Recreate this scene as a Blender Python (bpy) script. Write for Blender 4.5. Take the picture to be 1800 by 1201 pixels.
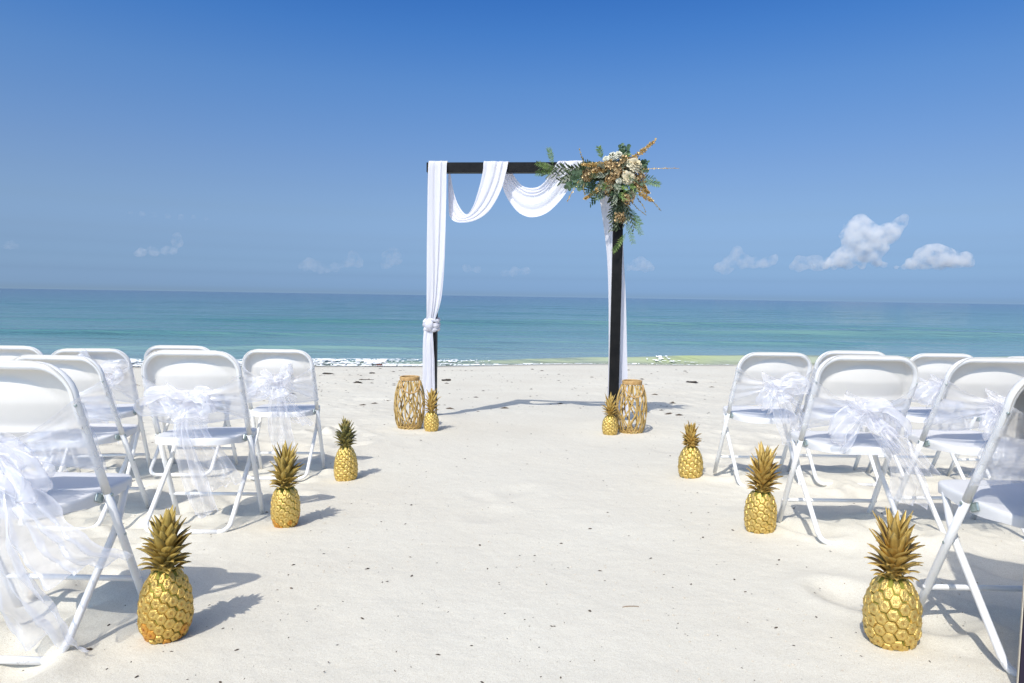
import bpy, math, random
import numpy as np
from mathutils import Vector, Matrix, Euler

R = math.radians
rng = random.Random(7)
nrg = np.random.RandomState(11)
scene = bpy.context.scene
for o in list(bpy.data.objects):
    bpy.data.objects.remove(o)
COL = scene.collection

# ------------------------------------------------------------------ camera
F_PX, ROLL, CAM_Z = 1200.0, R(0.90), 0.891
th = math.atan((600.5 - 521.0) * math.cos(ROLL) / F_PX)
fwd = Vector((0, math.cos(th), -math.sin(th)))
up0 = Vector((0, math.sin(th), math.cos(th)))
rt0 = Vector((1, 0, 0))
c_, s_ = math.cos(ROLL), math.sin(ROLL)
rt, up = c_ * rt0 + s_ * up0, c_ * up0 - s_ * rt0
cam_data = bpy.data.cameras.new("camera")
cam_data.sensor_width = 36.0
cam_data.lens = 36.0 * F_PX / 1800.0
cam_data.clip_start = 0.05
cam_data.clip_end = 60000
cam = bpy.data.objects.new("camera", cam_data)
M = Matrix.Identity(4)
for i in range(3):
    M[i][0], M[i][1], M[i][2] = rt[i], up[i], -fwd[i]
M[2][3] = CAM_Z
cam.matrix_world = M
COL.objects.link(cam)
scene.camera = cam

# ------------------------------------------------------------------ sky and sun
SUN_EL, SUN_AZ = R(50), R(25)          # light travels towards (sin az, cos az)
world = bpy.data.worlds.new("World")
scene.world = world
world.use_nodes = True
wn, wl = world.node_tree.nodes, world.node_tree.links
wn.clear()
w_out = wn.new("ShaderNodeOutputWorld")
w_bg = wn.new("ShaderNodeBackground")
w_sky = wn.new("ShaderNodeTexSky")
w_sky.sky_type = 'NISHITA'
w_sky.sun_disc = False
w_sky.sun_elevation = SUN_EL
w_sky.sun_rotation = math.pi + SUN_AZ
w_sky.altitude = 0
w_sky.air_density = 1.0
w_sky.dust_density = 4.5
w_sky.ozone_density = 1.0
# colour grade of the sky by height above the horizon: humid blue air low down, deep clear blue higher up
w_tc = wn.new("ShaderNodeTexCoord"); w_sep = wn.new("ShaderNodeSeparateXYZ"); w_mr = wn.new("ShaderNodeMath")
w_mr.operation = 'POWER'; w_mr.inputs[1].default_value = 0.5; w_mr.use_clamp = True
w_ramp = wn.new("ShaderNodeValToRGB")
_nis = {0.5: (0.435, 0.448, 0.416), 1.5: (0.841, 0.875, 0.803), 2.5: (1.341, 1.439, 1.321), 3.5: (1.8, 2.033, 1.949), 4.5: (2.097, 2.484, 2.526), 6.5: (2.319, 2.955, 3.367),
        8.5: (2.283, 3.053, 3.801), 10.5: (2.155, 2.973, 3.953), 13.5: (1.923, 2.732, 3.894), 16.5: (1.709, 2.47, 3.692), 20.5: (1.473, 2.157, 3.364), 24.5: (1.294, 1.905, 3.056), 28.5: (1.159, 1.71, 2.795)}
_tgt = {0.5: (.255, .40, .62), 1.5: (.255, .40, .62), 2.5: (.262, .41, .63), 3.5: (.270, .420, .648), 4.5: (.278, .430, .663), 6.5: (.272, .428, .672), 8.5: (.243, .400, .672), 10.5: (.210, .367, .665),
        13.5: (.160, .32, .645), 16.5: (.120, .28, .62), 20.5: (.068, .215, .57), 24.5: (.033, .150, .495), 28.5: (.033, .14, .48)}
_tgt = {k: ((v[0] * 0.92, v[1] * 0.968, v[2]) if k < 21 else v) for k, v in _tgt.items()}
SKY_S, GS = 0.10, 20.0
_tgt = {k: tuple(c / 1.21 for c in v) for k, v in _tgt.items()}
_st = [(0.0, (6.8, 10.6, 17.5))] + [(math.sin(R(e)) ** 0.5, tuple(_tgt[e][k] / (SKY_S * _nis[e][k]) for k in range(3))) for e in sorted(_nis)] + [(math.sin(R(42)) ** 0.5, (0.66, 0.84, 1.08)), (math.sin(R(58)) ** 0.5, (1, 1, 1)), (1.0, (1, 1, 1))]
_el = w_ramp.color_ramp.elements
while len(_el) < len(_st): _el.new(0.5)
for _e, (_p, _c) in zip(_el, _st):
    _e.position = _p; _e.color = (_c[0] / GS, _c[1] / GS, _c[2] / GS, 1)
w_m1 = wn.new("ShaderNodeVectorMath"); w_m1.operation = 'MULTIPLY'
w_m2 = wn.new("ShaderNodeVectorMath"); w_m2.operation = 'SCALE'; w_m2.inputs['Scale'].default_value = GS
w_bg.inputs['Strength'].default_value = SKY_S
wl.new(w_tc.outputs['Generated'], w_sep.inputs[0]); wl.new(w_sep.outputs['Z'], w_mr.inputs[0]); wl.new(w_mr.outputs[0], w_ramp.inputs[0])
wl.new(w_sky.outputs[0], w_m1.inputs[0]); wl.new(w_ramp.outputs[0], w_m1.inputs[1]); wl.new(w_m1.outputs[0], w_m2.inputs[0])
wl.new(w_m2.outputs[0], w_bg.inputs[0])
wl.new(w_bg.outputs[0], w_out.inputs[0])

sun_d = bpy.data.lights.new("sun", 'SUN')
sun_d.energy = 2.8
sun_d.angle = R(0.5)
sun_d.color = (1.0, 0.955, 0.88)
sun = bpy.data.objects.new("sun", sun_d)
ldir = Vector((math.sin(SUN_AZ) * math.cos(SUN_EL), math.cos(SUN_AZ) * math.cos(SUN_EL), -math.sin(SUN_EL)))
sun.rotation_euler = ldir.to_track_quat('-Z', 'Y').to_euler()
sun.location = (-6, -12, 15)
COL.objects.link(sun)

scene.view_settings.view_transform = 'Standard'
scene.view_settings.look = 'None'
scene.view_settings.exposure = 0.32
scene.view_settings.gamma = 1.0
scene.view_settings.use_curve_mapping = False
scene.render.engine = 'CYCLES'
scene.cycles.volume_bounces = 16
scene.cycles.max_bounces = 18
scene.cycles.diffuse_bounces = 4
scene.cycles.transparent_max_bounces = 24
scene.cycles.volume_step_rate = 0.5
scene.cycles.use_denoising = True

# ------------------------------------------------------------------ noise
def _hash(ix, iy, seed):
    n = (ix.astype(np.int64) * 374761393 + iy.astype(np.int64) * 668265263 + seed * 974634533) & 0x7fffffff
    n = ((n ^ (n >> 13)) * 1274126177) & 0x7fffffff
    n = n ^ (n >> 16)
    return (n & 0xffff) / 65535.0

def vnoise(x, y, seed=0):
    x = np.asarray(x, float); y = np.asarray(y, float)
    ix, iy = np.floor(x), np.floor(y)
    fx, fy = x - ix, y - iy
    fx = fx * fx * fx * (fx * (fx * 6 - 15) + 10); fy = fy * fy * fy * (fy * (fy * 6 - 15) + 10)
    a = _hash(ix, iy, seed); b = _hash(ix + 1, iy, seed)
    c = _hash(ix, iy + 1, seed); d = _hash(ix + 1, iy + 1, seed)
    return (a + (b - a) * fx) * (1 - fy) + (c + (d - c) * fx) * fy - 0.5

def fbm(x, y, seed=0, octv=4, gain=0.5):
    t, a, f = 0, 1, 1
    for k in range(octv):
        t = t + a * vnoise(np.asarray(x) * f + 17.3 * k, np.asarray(y) * f - 9.1 * k, seed + k)
        a *= gain; f *= 2.03
    return t

# ------------------------------------------------------------------ materials
class NT:
    def __init__(s, name):
        s.m = bpy.data.materials.new(name); s.m.use_nodes = True
        s.t = s.m.node_tree; s.t.nodes.clear()
        s.out = s.t.nodes.new("ShaderNodeOutputMaterial")
    def n(s, typ, **kw):
        o = s.t.nodes.new(typ)
        for k, v in kw.items():
            if k in o.inputs: o.inputs[k].default_value = v
            else: setattr(o, k, v)
        return o
    def l(s, a, b): s.t.links.new(a, b)
    def noise(s, scale, detail=4, coord='Object', rough=0.55):
        tc = s.n("ShaderNodeTexCoord"); nz = s.n("ShaderNodeTexNoise")
        nz.inputs['Scale'].default_value = scale; nz.inputs['Detail'].default_value = detail
        nz.inputs['Roughness'].default_value = rough
        s.l(tc.outputs[coord], nz.inputs['Vector'])
        return nz.outputs['Fac']
    def ramp(s, fac, stops):
        r = s.n("ShaderNodeValToRGB"); e = r.color_ramp.elements
        while len(e) < len(stops): e.new(0.5)
        for el, (p, c) in zip(e, stops):
            el.position = p; el.color = (*c, 1)
        s.l(fac, r.inputs[0])
        return r.outputs[0]
    def bump(s, h, strength, dist, prev=None):
        b = s.n("ShaderNodeBump"); b.inputs['Strength'].default_value = strength
        b.inputs['Distance'].default_value = dist
        s.l(h, b.inputs['Height'])
        if prev is not None: s.l(prev, b.inputs['Normal'])
        return b.outputs[0]

def simple(name, c1, c2, scale=20, rough=0.5, metallic=0.0, spec=0.5, bump=0.0, bscale=200, bdist=0.001, coat=0.0):
    t = NT(name)
    p = t.n("ShaderNodeBsdfPrincipled", Roughness=rough, Metallic=metallic)
    p.inputs['Specular IOR Level'].default_value = spec
    p.inputs['Coat Weight'].default_value = coat
    t.l(t.ramp(t.noise(scale), [(0.3, c1), (0.7, c2)]), p.inputs['Base Color'])
    if bump: t.l(t.bump(t.noise(bscale), bump, bdist), p.inputs['Normal'])
    t.l(p.outputs[0], t.out.inputs[0])
    return t.m

def mat_sand():
    t = NT("white_sand")
    p = t.n("ShaderNodeBsdfPrincipled", Roughness=0.95)
    p.inputs['Specular IOR Level'].default_value = 0.15
    big = t.noise(0.9, 5)
    base = t.ramp(big, [(0.25, (0.685, 0.655, 0.565)), (0.75, (0.75, 0.73, 0.64))])
    grain = t.noise(420, 3, rough=0.8)
    g = t.ramp(grain, [(0.36, (0.62, 0.56, 0.48)), (0.5, (0.93, 0.92, 0.91)), (0.62, (1, 1, 1))])
    mx = t.n("ShaderNodeMix", data_type='RGBA', blend_type='MULTIPLY'); mx.inputs['Factor'].default_value = 0.75
    t.l(base, mx.inputs[6]); t.l(g, mx.inputs[7])
    # wet sand by the water's edge (vertex attribute, wetness of the ground itself)
    at = t.n("ShaderNodeAttribute", attribute_name="wet")
    mw = t.n("ShaderNodeMix", data_type='RGBA'); t.l(at.outputs['Fac'], mw.inputs['Factor'])
    t.l(mx.outputs[2], mw.inputs[6]); mw.inputs[7].default_value = (0.42, 0.385, 0.32, 1)
    t.l(mw.outputs[2], p.inputs['Base Color'])
    rr = t.n("ShaderNodeMapRange"); rr.inputs['To Min'].default_value = 0.95; rr.inputs['To Max'].default_value = 0.25
    t.l(at.outputs['Fac'], rr.inputs['Value']); t.l(rr.outputs[0], p.inputs['Roughness'])
    b1 = t.bump(t.noise(26, 5), 0.16, 0.02)
    b2 = t.bump(t.noise(110, 4, rough=0.7), 0.22, 0.006, b1)
    b3 = t.bump(grain, 0.3, 0.0016, b2)
    t.l(b3, p.inputs['Normal'])
    t.l(p.outputs[0], t.out.inputs[0])
    return t.m

def mat_sea():
    t = NT("sea_water")
    p = t.n("ShaderNodeBsdfPrincipled", Roughness=0.12, IOR=1.33)
    p.inputs['Specular IOR Level'].default_value = 0.75
    at = t.n("ShaderNodeAttribute", attribute_name="offshore")      # log distance from the waterline = depth of the water
    col = t.ramp(at.outputs['Fac'], [(0.0, (0.42, 0.41, 0.31)), (0.09, (0.32, 0.38, 0.29)), (0.17, (0.215, 0.325, 0.312)),
                                      (0.32, (0.165, 0.296, 0.288)), (0.50, (0.10, 0.23, 0.22)), (0.64, (0.053, 0.157, 0.167)),
                                      (0.78, (0.03, 0.10, 0.14)), (1.0, (0.010, 0.045, 0.09))])
    tc = t.n("ShaderNodeTexCoord"); mp = t.n("ShaderNodeMapping")
    mp.inputs['Scale'].default_value = (0.03, 0.16, 1)
    t.l(tc.outputs['Object'], mp.inputs[0])
    nz = t.n("ShaderNodeTexNoise"); nz.inputs['Scale'].default_value = 1.0; nz.inputs['Detail'].default_value = 5
    t.l(mp.outputs[0], nz.inputs['Vector'])
    pat = t.ramp(nz.outputs['Fac'], [(0.35, (0.72, 0.86, 0.86)), (0.5, (1, 1, 1)), (0.68, (1.2, 1.1, 1.05))])
    mx = t.n("ShaderNodeMix", data_type='RGBA', blend_type='MULTIPLY'); mx.inputs['Factor'].default_value = 1.0
    t.l(col, mx.inputs[6]); t.l(pat, mx.inputs[7])
    ab = t.n("ShaderNodeAttribute", attribute_name="breaker")       # sandy yellow-green water lifted in the breaking crest
    mb_ = t.n("ShaderNodeMix", data_type='RGBA'); t.l(ab.outputs['Fac'], mb_.inputs['Factor'])
    t.l(mx.outputs[2], mb_.inputs[6]); mb_.inputs[7].default_value = (0.37, 0.43, 0.20, 1)
    t.l(mb_.outputs[2], p.inputs['Base Color'])
    def wv(sx, sy, d):
        m2 = t.n("ShaderNodeMapping"); m2.inputs['Scale'].default_value = (sx, sy, 1)
        t.l(tc.outputs['Object'], m2.inputs[0])
        q = t.n("ShaderNodeTexNoise"); q.inputs['Scale'].default_value = 1; q.inputs['Detail'].default_value = d
        t.l(m2.outputs[0], q.inputs['Vector']); return q.outputs['Fac']
    b1 = t.bump(wv(0.05, 0.35, 3), 0.75, 0.9)
    b2 = t.bump(wv(0.5, 2.2, 4), 0.8, 0.16, b1)
    b3 = t.bump(wv(3.0, 9.0, 3), 0.6, 0.03, b2)
    t.l(b3, p.inputs['Normal'])
    t.l(p.outputs[0], t.out.inputs[0])
    return t.m

def mat_cloth(name, col, transl, alpha=None, gloss=0.0, bscale=60, bstr=0.3):
    t = NT(name)
    d = t.n("ShaderNodeBsdfDiffuse"); d.inputs[0].default_value = (*col, 1)
    tr = t.n("ShaderNodeBsdfTranslucent"); tr.inputs[0].default_value = (*col, 1)
    b = t.bump(t.noise(bscale, 4), bstr, 0.01)
    t.l(b, d.inputs['Normal'])
    m = t.n("ShaderNodeMixShader"); m.inputs[0].default_value = transl
    t.l(d.outputs[0], m.inputs[1]); t.l(tr.outputs[0], m.inputs[2])
    last = m
    if gloss:
        g = t.n("ShaderNodeBsdfGlossy"); g.inputs['Roughness'].default_value = 0.22
        g.inputs['Color'].default_value = (1, 1, 1, 1)
        t.l(b, g.inputs['Normal'])
        m2 = t.n("ShaderNodeMixShader"); m2.inputs[0].default_value = gloss
        t.l(m.outputs[0], m2.inputs[1]); t.l(g.outputs[0], m2.inputs[2]); last = m2
    if alpha is not None:
        tp = t.n("ShaderNodeBsdfTransparent")
        m3 = t.n("ShaderNodeMixShader")
        at = t.n("ShaderNodeAttribute", attribute_name="dense")       # weave density: hem and gathers are doubled cloth
        mr = t.n("ShaderNodeMapRange"); mr.inputs['To Min'].default_value = alpha; mr.inputs['To Max'].default_value = 0.88
        t.l(at.outputs['Fac'], mr.inputs['Value'])
        t.l(mr.outputs[0], m3.inputs[0])
        t.l(tp.outputs[0], m3.inputs[1]); t.l(last.outputs[0], m3.inputs[2]); last = m3
    t.l(last.outputs[0], t.out.inputs[0])
    return t.m

def mat_gold(name, pale_tone, dark, centre, metallic=0.75, rough=0.36):
    t = NT(name)
    p = t.n("ShaderNodeBsdfPrincipled", Roughness=rough, Metallic=metallic)
    base = t.ramp(t.noise(45, 4), [(0.3, dark), (0.62, pale_tone)])  # noise mottles the paint between a darker and a paler tone
    at = t.n("ShaderNodeAttribute", attribute_name="centre")
    mx = t.n("ShaderNodeMix", data_type='RGBA'); t.l(at.outputs['Fac'], mx.inputs['Factor'])
    t.l(base, mx.inputs[6]); mx.inputs[7].default_value = (*centre, 1)
    t.l(mx.outputs[2], p.inputs['Base Color'])
    tc2 = t.n("ShaderNodeNewGeometry"); nz2 = t.n("ShaderNodeTexNoise"); nz2.inputs['Scale'].default_value = 260; nz2.inputs['Detail'].default_value = 5
    t.l(tc2.outputs['Position'], nz2.inputs['Vector'])
    t.l(t.bump(nz2.outputs['Fac'], 0.75, 0.0035), p.inputs['Normal'])
    rg = t.n("ShaderNodeMapRange"); rg.inputs['To Min'].default_value = rough - 0.10; rg.inputs['To Max'].default_value = rough + 0.22
    t.l(nz2.outputs['Fac'], rg.inputs['Value']); t.l(rg.outputs[0], p.inputs['Roughness'])
    t.l(p.outputs[0], t.out.inputs[0])
    return t.m

def mat_leaf(name, c1, c2, metallic=0.0, rough=0.5, transl=0.0, scale=18):
    t = NT(name)
    p = t.n("ShaderNodeBsdfPrincipled", Roughness=rough, Metallic=metallic)
    c = t.ramp(t.noise(scale, 4), [(0.32, c1), (0.66, c2)])
    t.l(c, p.inputs['Base Color'])
    last = p
    if transl:
        tr = t.n("ShaderNodeBsdfTranslucent"); t.l(c, tr.inputs[0])
        m = t.n("ShaderNodeMixShader"); m.inputs[0].default_value = transl
        t.l(p.outputs[0], m.inputs[1]); t.l(tr.outputs[0], m.inputs[2]); last = m
    t.l(last.outputs[0], t.out.inputs[0])
    return t.m

def mat_cloud(name, dens, scale, thr):
    t = NT(name)
    v = t.n("ShaderNodeVolumePrincipled")
    v.inputs['Color'].default_value = (0.99, 0.99, 0.985, 1)
    v.inputs['Anisotropy'].default_value = 0.0
    nz = t.noise(scale, 5, rough=0.6)
    mr = t.n("ShaderNodeMapRange"); mr.inputs['From Min'].default_value = thr; mr.inputs['From Max'].default_value = thr + 0.26
    mr.inputs['To Max'].default_value = dens
    t.l(nz, mr.inputs['Value']); t.l(mr.outputs[0], v.inputs['Density'])
    t.l(v.outputs[0], t.out.inputs['Volume'])
    return t.m

def mat_tube():
    t = NT("white_enamel_tube")
    p = t.n("ShaderNodeBsdfPrincipled", Roughness=0.34)
    c = t.ramp(t.noise(9), [(0.3, (0.76, 0.76, 0.755)), (0.7, (0.82, 0.82, 0.81))])
    sc = t.ramp(t.noise(70, 5, rough=0.7), [(0.60, (0, 0, 0)), (0.68, (1, 1, 1))])
    # sand and scuffs cling to the lowest part of the frame
    tc = t.n("ShaderNodeTexCoord"); sp = t.n("ShaderNodeSeparateXYZ"); t.l(tc.outputs['Object'], sp.inputs[0])
    mr = t.n("ShaderNodeMapRange"); mr.inputs['From Min'].default_value = 0.0; mr.inputs['From Max'].default_value = 0.16
    mr.inputs['To Min'].default_value = 0.85; mr.inputs['To Max'].default_value = 0.22
    t.l(sp.outputs['Z'], mr.inputs['Value'])
    mu = t.n("ShaderNodeMath", operation='MULTIPLY'); t.l(sc, mu.inputs[0]); t.l(mr.outputs[0], mu.inputs[1])
    mx = t.n("ShaderNodeMix", data_type='RGBA'); t.l(mu.outputs[0], mx.inputs['Factor'])
    t.l(c, mx.inputs[6]); mx.inputs[7].default_value = (0.50, 0.48, 0.44, 1)
    t.l(mx.outputs[2], p.inputs['Base Color'])
    t.l(t.bump(t.noise(60), 0.2, 0.001), p.inputs['Normal'])
    t.l(p.outputs[0], t.out.inputs[0])
    return t.m

MT = dict(
    sand=mat_sand(), sea=mat_sea(),
    foam=simple("sea_foam", (0.80, 0.82, 0.82), (0.88, 0.89, 0.88), 8, 0.6, spec=0.3, bump=0.6, bscale=40, bdist=0.02),
    tube=mat_tube(),
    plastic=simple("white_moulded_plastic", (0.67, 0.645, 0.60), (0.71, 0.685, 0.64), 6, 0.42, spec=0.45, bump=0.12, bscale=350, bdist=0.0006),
    plastic_seat_lit=simple("white_plastic_seat_lit", (0.715, 0.71, 0.70), (0.76, 0.755, 0.745), 6, 0.40, spec=0.45, bump=0.12, bscale=350, bdist=0.0006),  # same plastic as the backrest, lightened to stand in for light on the seat
    zinc=simple("zinc_bracket", (0.25, 0.33, 0.32), (0.5, 0.56, 0.55), 90, 0.4, metallic=0.7, bump=0.3),
    organza=mat_cloth("white_organza", (0.92, 0.92, 0.96), 0.40, alpha=0.35, gloss=0.11, bscale=30, bstr=0.6),
    chiffon=mat_cloth("white_chiffon", (0.88, 0.87, 0.915), 0.36, bscale=30, bstr=0.06),
    blackwood=simple("black_stained_wood", (0.004, 0.004, 0.0045), (0.011, 0.0105, 0.0105), 14, 0.55, spec=0.18, bump=0.35, bscale=50, bdist=0.003),
    gold=mat_gold("gold_paint", (0.74, 0.52, 0.16), (0.50, 0.33, 0.07), (0.50, 0.31, 0.10)),
    gold2=mat_gold("gold_paint_warm", (0.78, 0.58, 0.20), (0.56, 0.38, 0.09), (0.56, 0.37, 0.13)),
    goldstain=mat_gold("orange_stained_gold", (0.74, 0.40, 0.07), (0.50, 0.20, 0.03), (0.42, 0.13, 0.04), metallic=0.5),
    groove=mat_gold("olive_groove", (0.30, 0.28, 0.04), (0.17, 0.17, 0.02), (0.2, 0.12, 0.03), metallic=0.3, rough=0.6),
    crown_gold=mat_leaf("gold_sprayed_leaf", (0.46, 0.29, 0.06), (0.74, 0.53, 0.17), 0.25, 0.42, scale=22),
    crown_olive=mat_leaf("olive_gold_leaf", (0.38, 0.27, 0.06), (0.66, 0.48, 0.14), 0.2, 0.45, scale=22),
    crown_green=mat_leaf("half_sprayed_green_leaf", (0.11, 0.13, 0.045), (0.50, 0.38, 0.11), 0.2, 0.48, scale=26),
    rattan=simple("honey_rattan", (0.40, 0.25, 0.07), (0.64, 0.46, 0.18), 30, 0.5, spec=0.4, bump=0.3, bscale=120),
    rattan_rim=simple("rattan_binding", (0.42, 0.24, 0.08), (0.60, 0.40, 0.17), 30, 0.5, spec=0.4, bump=0.4, bscale=150),
    board=simple("dark_purple_board", (0.008, 0.004, 0.018), (0.014, 0.007, 0.028), 5, 0.5, bump=0.1),
    boardedge=simple("pale_board_edge", (0.42, 0.37, 0.28), (0.55, 0.49, 0.38), 12, 0.6, bump=0.2),
    petal=mat_leaf("cream_petal", (0.66, 0.56, 0.34), (0.80, 0.73, 0.55), 0, 0.55, 0.2, 12),
    petalw=mat_leaf("white_petal", (0.66, 0.64, 0.48), (0.78, 0.77, 0.66), 0, 0.55, 0.2, 12),
    hydra=mat_leaf("gold_dipped_petal", (0.16, 0.085, 0.03), (0.66, 0.49, 0.25), 0.4, 0.4, 0, 30),
    statice=mat_leaf("gold_bead_bloom", (0.42, 0.26, 0.07), (0.76, 0.58, 0.27), 0.3, 0.4, 0, 40),
    leafdark=mat_leaf("deep_green_leaf", (0.025, 0.042, 0.014), (0.075, 0.105, 0.04), 0, 0.5, 0.12, 14),
    leafgrey=mat_leaf("grey_green_leaf", (0.12, 0.16, 0.10), (0.32, 0.34, 0.24), 0, 0.5, 0.15, 14),
    leafeuc=mat_leaf("eucalyptus_leaf", (0.035, 0.085, 0.035), (0.13, 0.20, 0.11), 0, 0.5, 0.15, 14),
    fern=mat_leaf("bright_fern", (0.10, 0.19, 0.035), (0.24, 0.34, 0.09), 0, 0.5, 0.3, 14),
    stem=simple("dry_stem", (0.24, 0.19, 0.08), (0.36, 0.30, 0.15), 30, 0.7),
    debris=simple("dark_beach_litter", (0.03, 0.022, 0.016), (0.12, 0.085, 0.055), 3, 0.8),
    weed=simple("dried_seaweed", (0.018, 0.014, 0.010), (0.05, 0.036, 0.024), 20, 0.8),
    redweed=simple("red_brown_seaweed", (0.05, 0.014, 0.009), (0.13, 0.035, 0.022), 20, 0.7),
    twig=simple("bleached_twig", (0.20, 0.14, 0.09), (0.36, 0.27, 0.19), 30, 0.8),
    clump=simple("damp_sand_clump", (0.52, 0.46, 0.37), (0.64, 0.58, 0.48), 40, 0.95, bump=0.6, bscale=200, bdist=0.004),
)
CLOUDS = {k: mat_cloud("cloud_" + k, d, s, t) for k, d, s, t in
          (("bright", 0.026, 0.014, 0.40), ("soft", 0.010, 0.014, 0.40), ("faint", 0.0045, 0.015, 0.40))}

# ------------------------------------------------------------------ object helpers
def mesh_from(name, verts, faces, mat, smooth=True):
    me = bpy.data.meshes.new(name)
    me.from_pydata([tuple(v) for v in verts], [], [tuple(f) for f in faces])
    me.materials.append(mat)
    if smooth:
        me.polygons.foreach_set("use_smooth", [True] * len(me.polygons))
    me.update()
    return me

def link(name, me, parent=None, loc=None, rot=None, scale=None):
    o = bpy.data.objects.new(name, me)
    COL.objects.link(o)
    if parent is not None: o.parent = parent
    if loc is not None: o.location = loc
    if rot is not None: o.rotation_euler = rot
    if scale is not None: o.scale = scale
    return o

def tag(o, label=None, cat=None, group=None, kind=None):
    for k, v in (('label', label), ('category', cat), ('group', group), ('kind', kind)):
        if v: o[k] = v
    return o

def thing(name, label, cat, loc=(0, 0, 0), rot=(0, 0, 0), group=None):
    o = link(name, None, None, loc, rot)
    o.empty_display_size = 0.1
    return tag(o, label, cat, group)

class MB:
    """collects shapes for one mesh object"""
    def __init__(s): s.v, s.f, s.a = [], [], []
    def add(s, verts, faces, att=None):
        b = len(s.v)
        s.v += [tuple(v) for v in verts]
        s.f += [tuple(i + b for i in f) for f in faces]
        s.a += list(att) if att is not None else [0.0] * len(verts)
        return s
    def box(s, c, h, rot=None, bev=0.0):
        m = rot or Matrix.Identity(3); c = Vector(c)
        if bev <= 0:
            vs = [c + m @ Vector((x * h[0], y * h[1], z * h[2])) for x in (-1, 1) for y in (-1, 1) for z in (-1, 1)]
            return s.add(vs, [(0, 1, 3, 2), (4, 6, 7, 5), (0, 4, 5, 1), (2, 3, 7, 6), (0, 2, 6, 4), (1, 5, 7, 3)])
        # chamfered along local x / y / z : three-face bevel through convex corner triples
        vs, idx = [], {}
        for x in (-1, 1):
            for y in (-1, 1):
                for z in (-1, 1):
                    for ax in range(3):
                        p = [x * (h[0] - bev), y * (h[1] - bev), z * (h[2] - bev)]
                        p[ax] = (x, y, z)[ax] * h[ax]
                        idx[(x, y, z, ax)] = len(vs); vs.append(c + m @ Vector(p))
        fs = []
        for ax in range(3):
            o1, o2 = (ax + 1) % 3, (ax + 2) % 3
            for sg in (-1, 1):
                q = []
                for a, b in ((-1, -1), (1, -1), (1, 1), (-1, 1)):
                    k = [0, 0, 0]; k[ax] = sg; k[o1] = a; k[o2] = b
                    q.append(idx[(k[0], k[1], k[2], ax)])
                fs.append(q if sg > 0 else q[::-1])
            for a in (-1, 1):
                for b in (-1, 1):
                    q = []
                    for sg, ax2 in ((-1, o1), (1, o1), (1, o2), (-1, o2)):
                        k = [0, 0, 0]; k[ax] = sg; k[o1] = a; k[o2] = b
                        q.append(idx[(k[0], k[1], k[2], ax2)])
                    fs.append(q if a * b > 0 else q[::-1])
        for x in (-1, 1):
            for y in (-1, 1):
                for z in (-1, 1):
                    q = [idx[(x, y, z, 0)], idx[(x, y, z, 1)], idx[(x, y, z, 2)]]
                    fs.append(q if x * y * z > 0 else q[::-1])
        return s.add(vs, fs)
    def tube(s, pts, r, seg=10, cap=True, att=0.0):
        pts = [Vector(p) for p in pts]; n = len(pts)
        rs = r if hasattr(r, '__len__') else [r] * n
        vs, fs = [], []
        tan = [(pts[min(i + 1, n - 1)] - pts[max(i - 1, 0)]).normalized() for i in range(n)]
        ref = Vector((0, 0, 1)) if abs(tan[0].z) < 0.9 else Vector((1, 0, 0))
        u = tan[0].cross(ref).normalized()
        for i in range(n):
            u = (u - tan[i] * u.dot(tan[i])).normalized(); w = tan[i].cross(u)
            for k in range(seg):
                a = 2 * math.pi * k / seg
                vs.append(pts[i] + (u * math.cos(a) + w * math.sin(a)) * rs[i])
        for i in range(n - 1):
            for k in range(seg):
                k2 = (k + 1) % seg
                fs.append((i * seg + k, i * seg + k2, (i + 1) * seg + k2, (i + 1) * seg + k))
        if cap:
            fs.append(tuple(range(seg - 1, -1, -1))); fs.append(tuple((n - 1) * seg + k for k in range(seg)))
        return s.add(vs, fs, [att] * len(vs))
    def lathe(s, prof, seg=24, att=0.0):
        vs, fs = [], []
        for r, z in prof:
            for k in range(seg):
                a = 2 * math.pi * k / seg
                vs.append((r * math.cos(a), r * math.sin(a), z))
        for i in range(len(prof) - 1):
            for k in range(seg):
                k2 = (k + 1) % seg
                fs.append((i * seg + k, i * seg + k2, (i + 1) * seg + k2, (i + 1) * seg + k))
        fs.append(tuple(range(seg - 1, -1, -1))); fs.append(tuple((len(prof) - 1) * seg + k for k in range(seg)))
        return s.add(vs, fs, [att] * len(vs))
    def grid(s, P, att=None, closed=False):
        """P: array rows x cols x 3"""
        n, m = P.shape[0], P.shape[1]
        fs = []
        for i in range(n - 1):
            for j in range(m - 1):
                a = i * m + j
                fs.append((a, a + 1, a + m + 1, a + m))
            if closed:
                a = i * m + m - 1
                fs.append((a, i * m, (i + 1) * m, a + m))
        return s.add(P.reshape(-1, 3).tolist(), fs, None if att is None else np.asarray(att).ravel().tolist())
    def mesh(s, name, mat, smooth=True, attr=None):
        me = mesh_from(name, s.v, s.f, mat, smooth)
        if attr:
            a = me.attributes.new(attr, 'FLOAT', 'POINT')
            a.data.foreach_set("value", np.asarray(s.a, np.float32))
        return me
    def obj(s, name, mat, parent=None, smooth=True, attr=None, loc=None, rot=None):
        return link(name, s.mesh(name, mat, smooth, attr), parent, loc, rot)

def sharp(o, angle=35):
    """flat shading across edges sharper than angle"""
    me = o.data
    me.polygons.foreach_set("use_smooth", [True] * len(me.polygons))
    me.set_sharp_from_angle(angle=R(angle))
    return o

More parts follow.
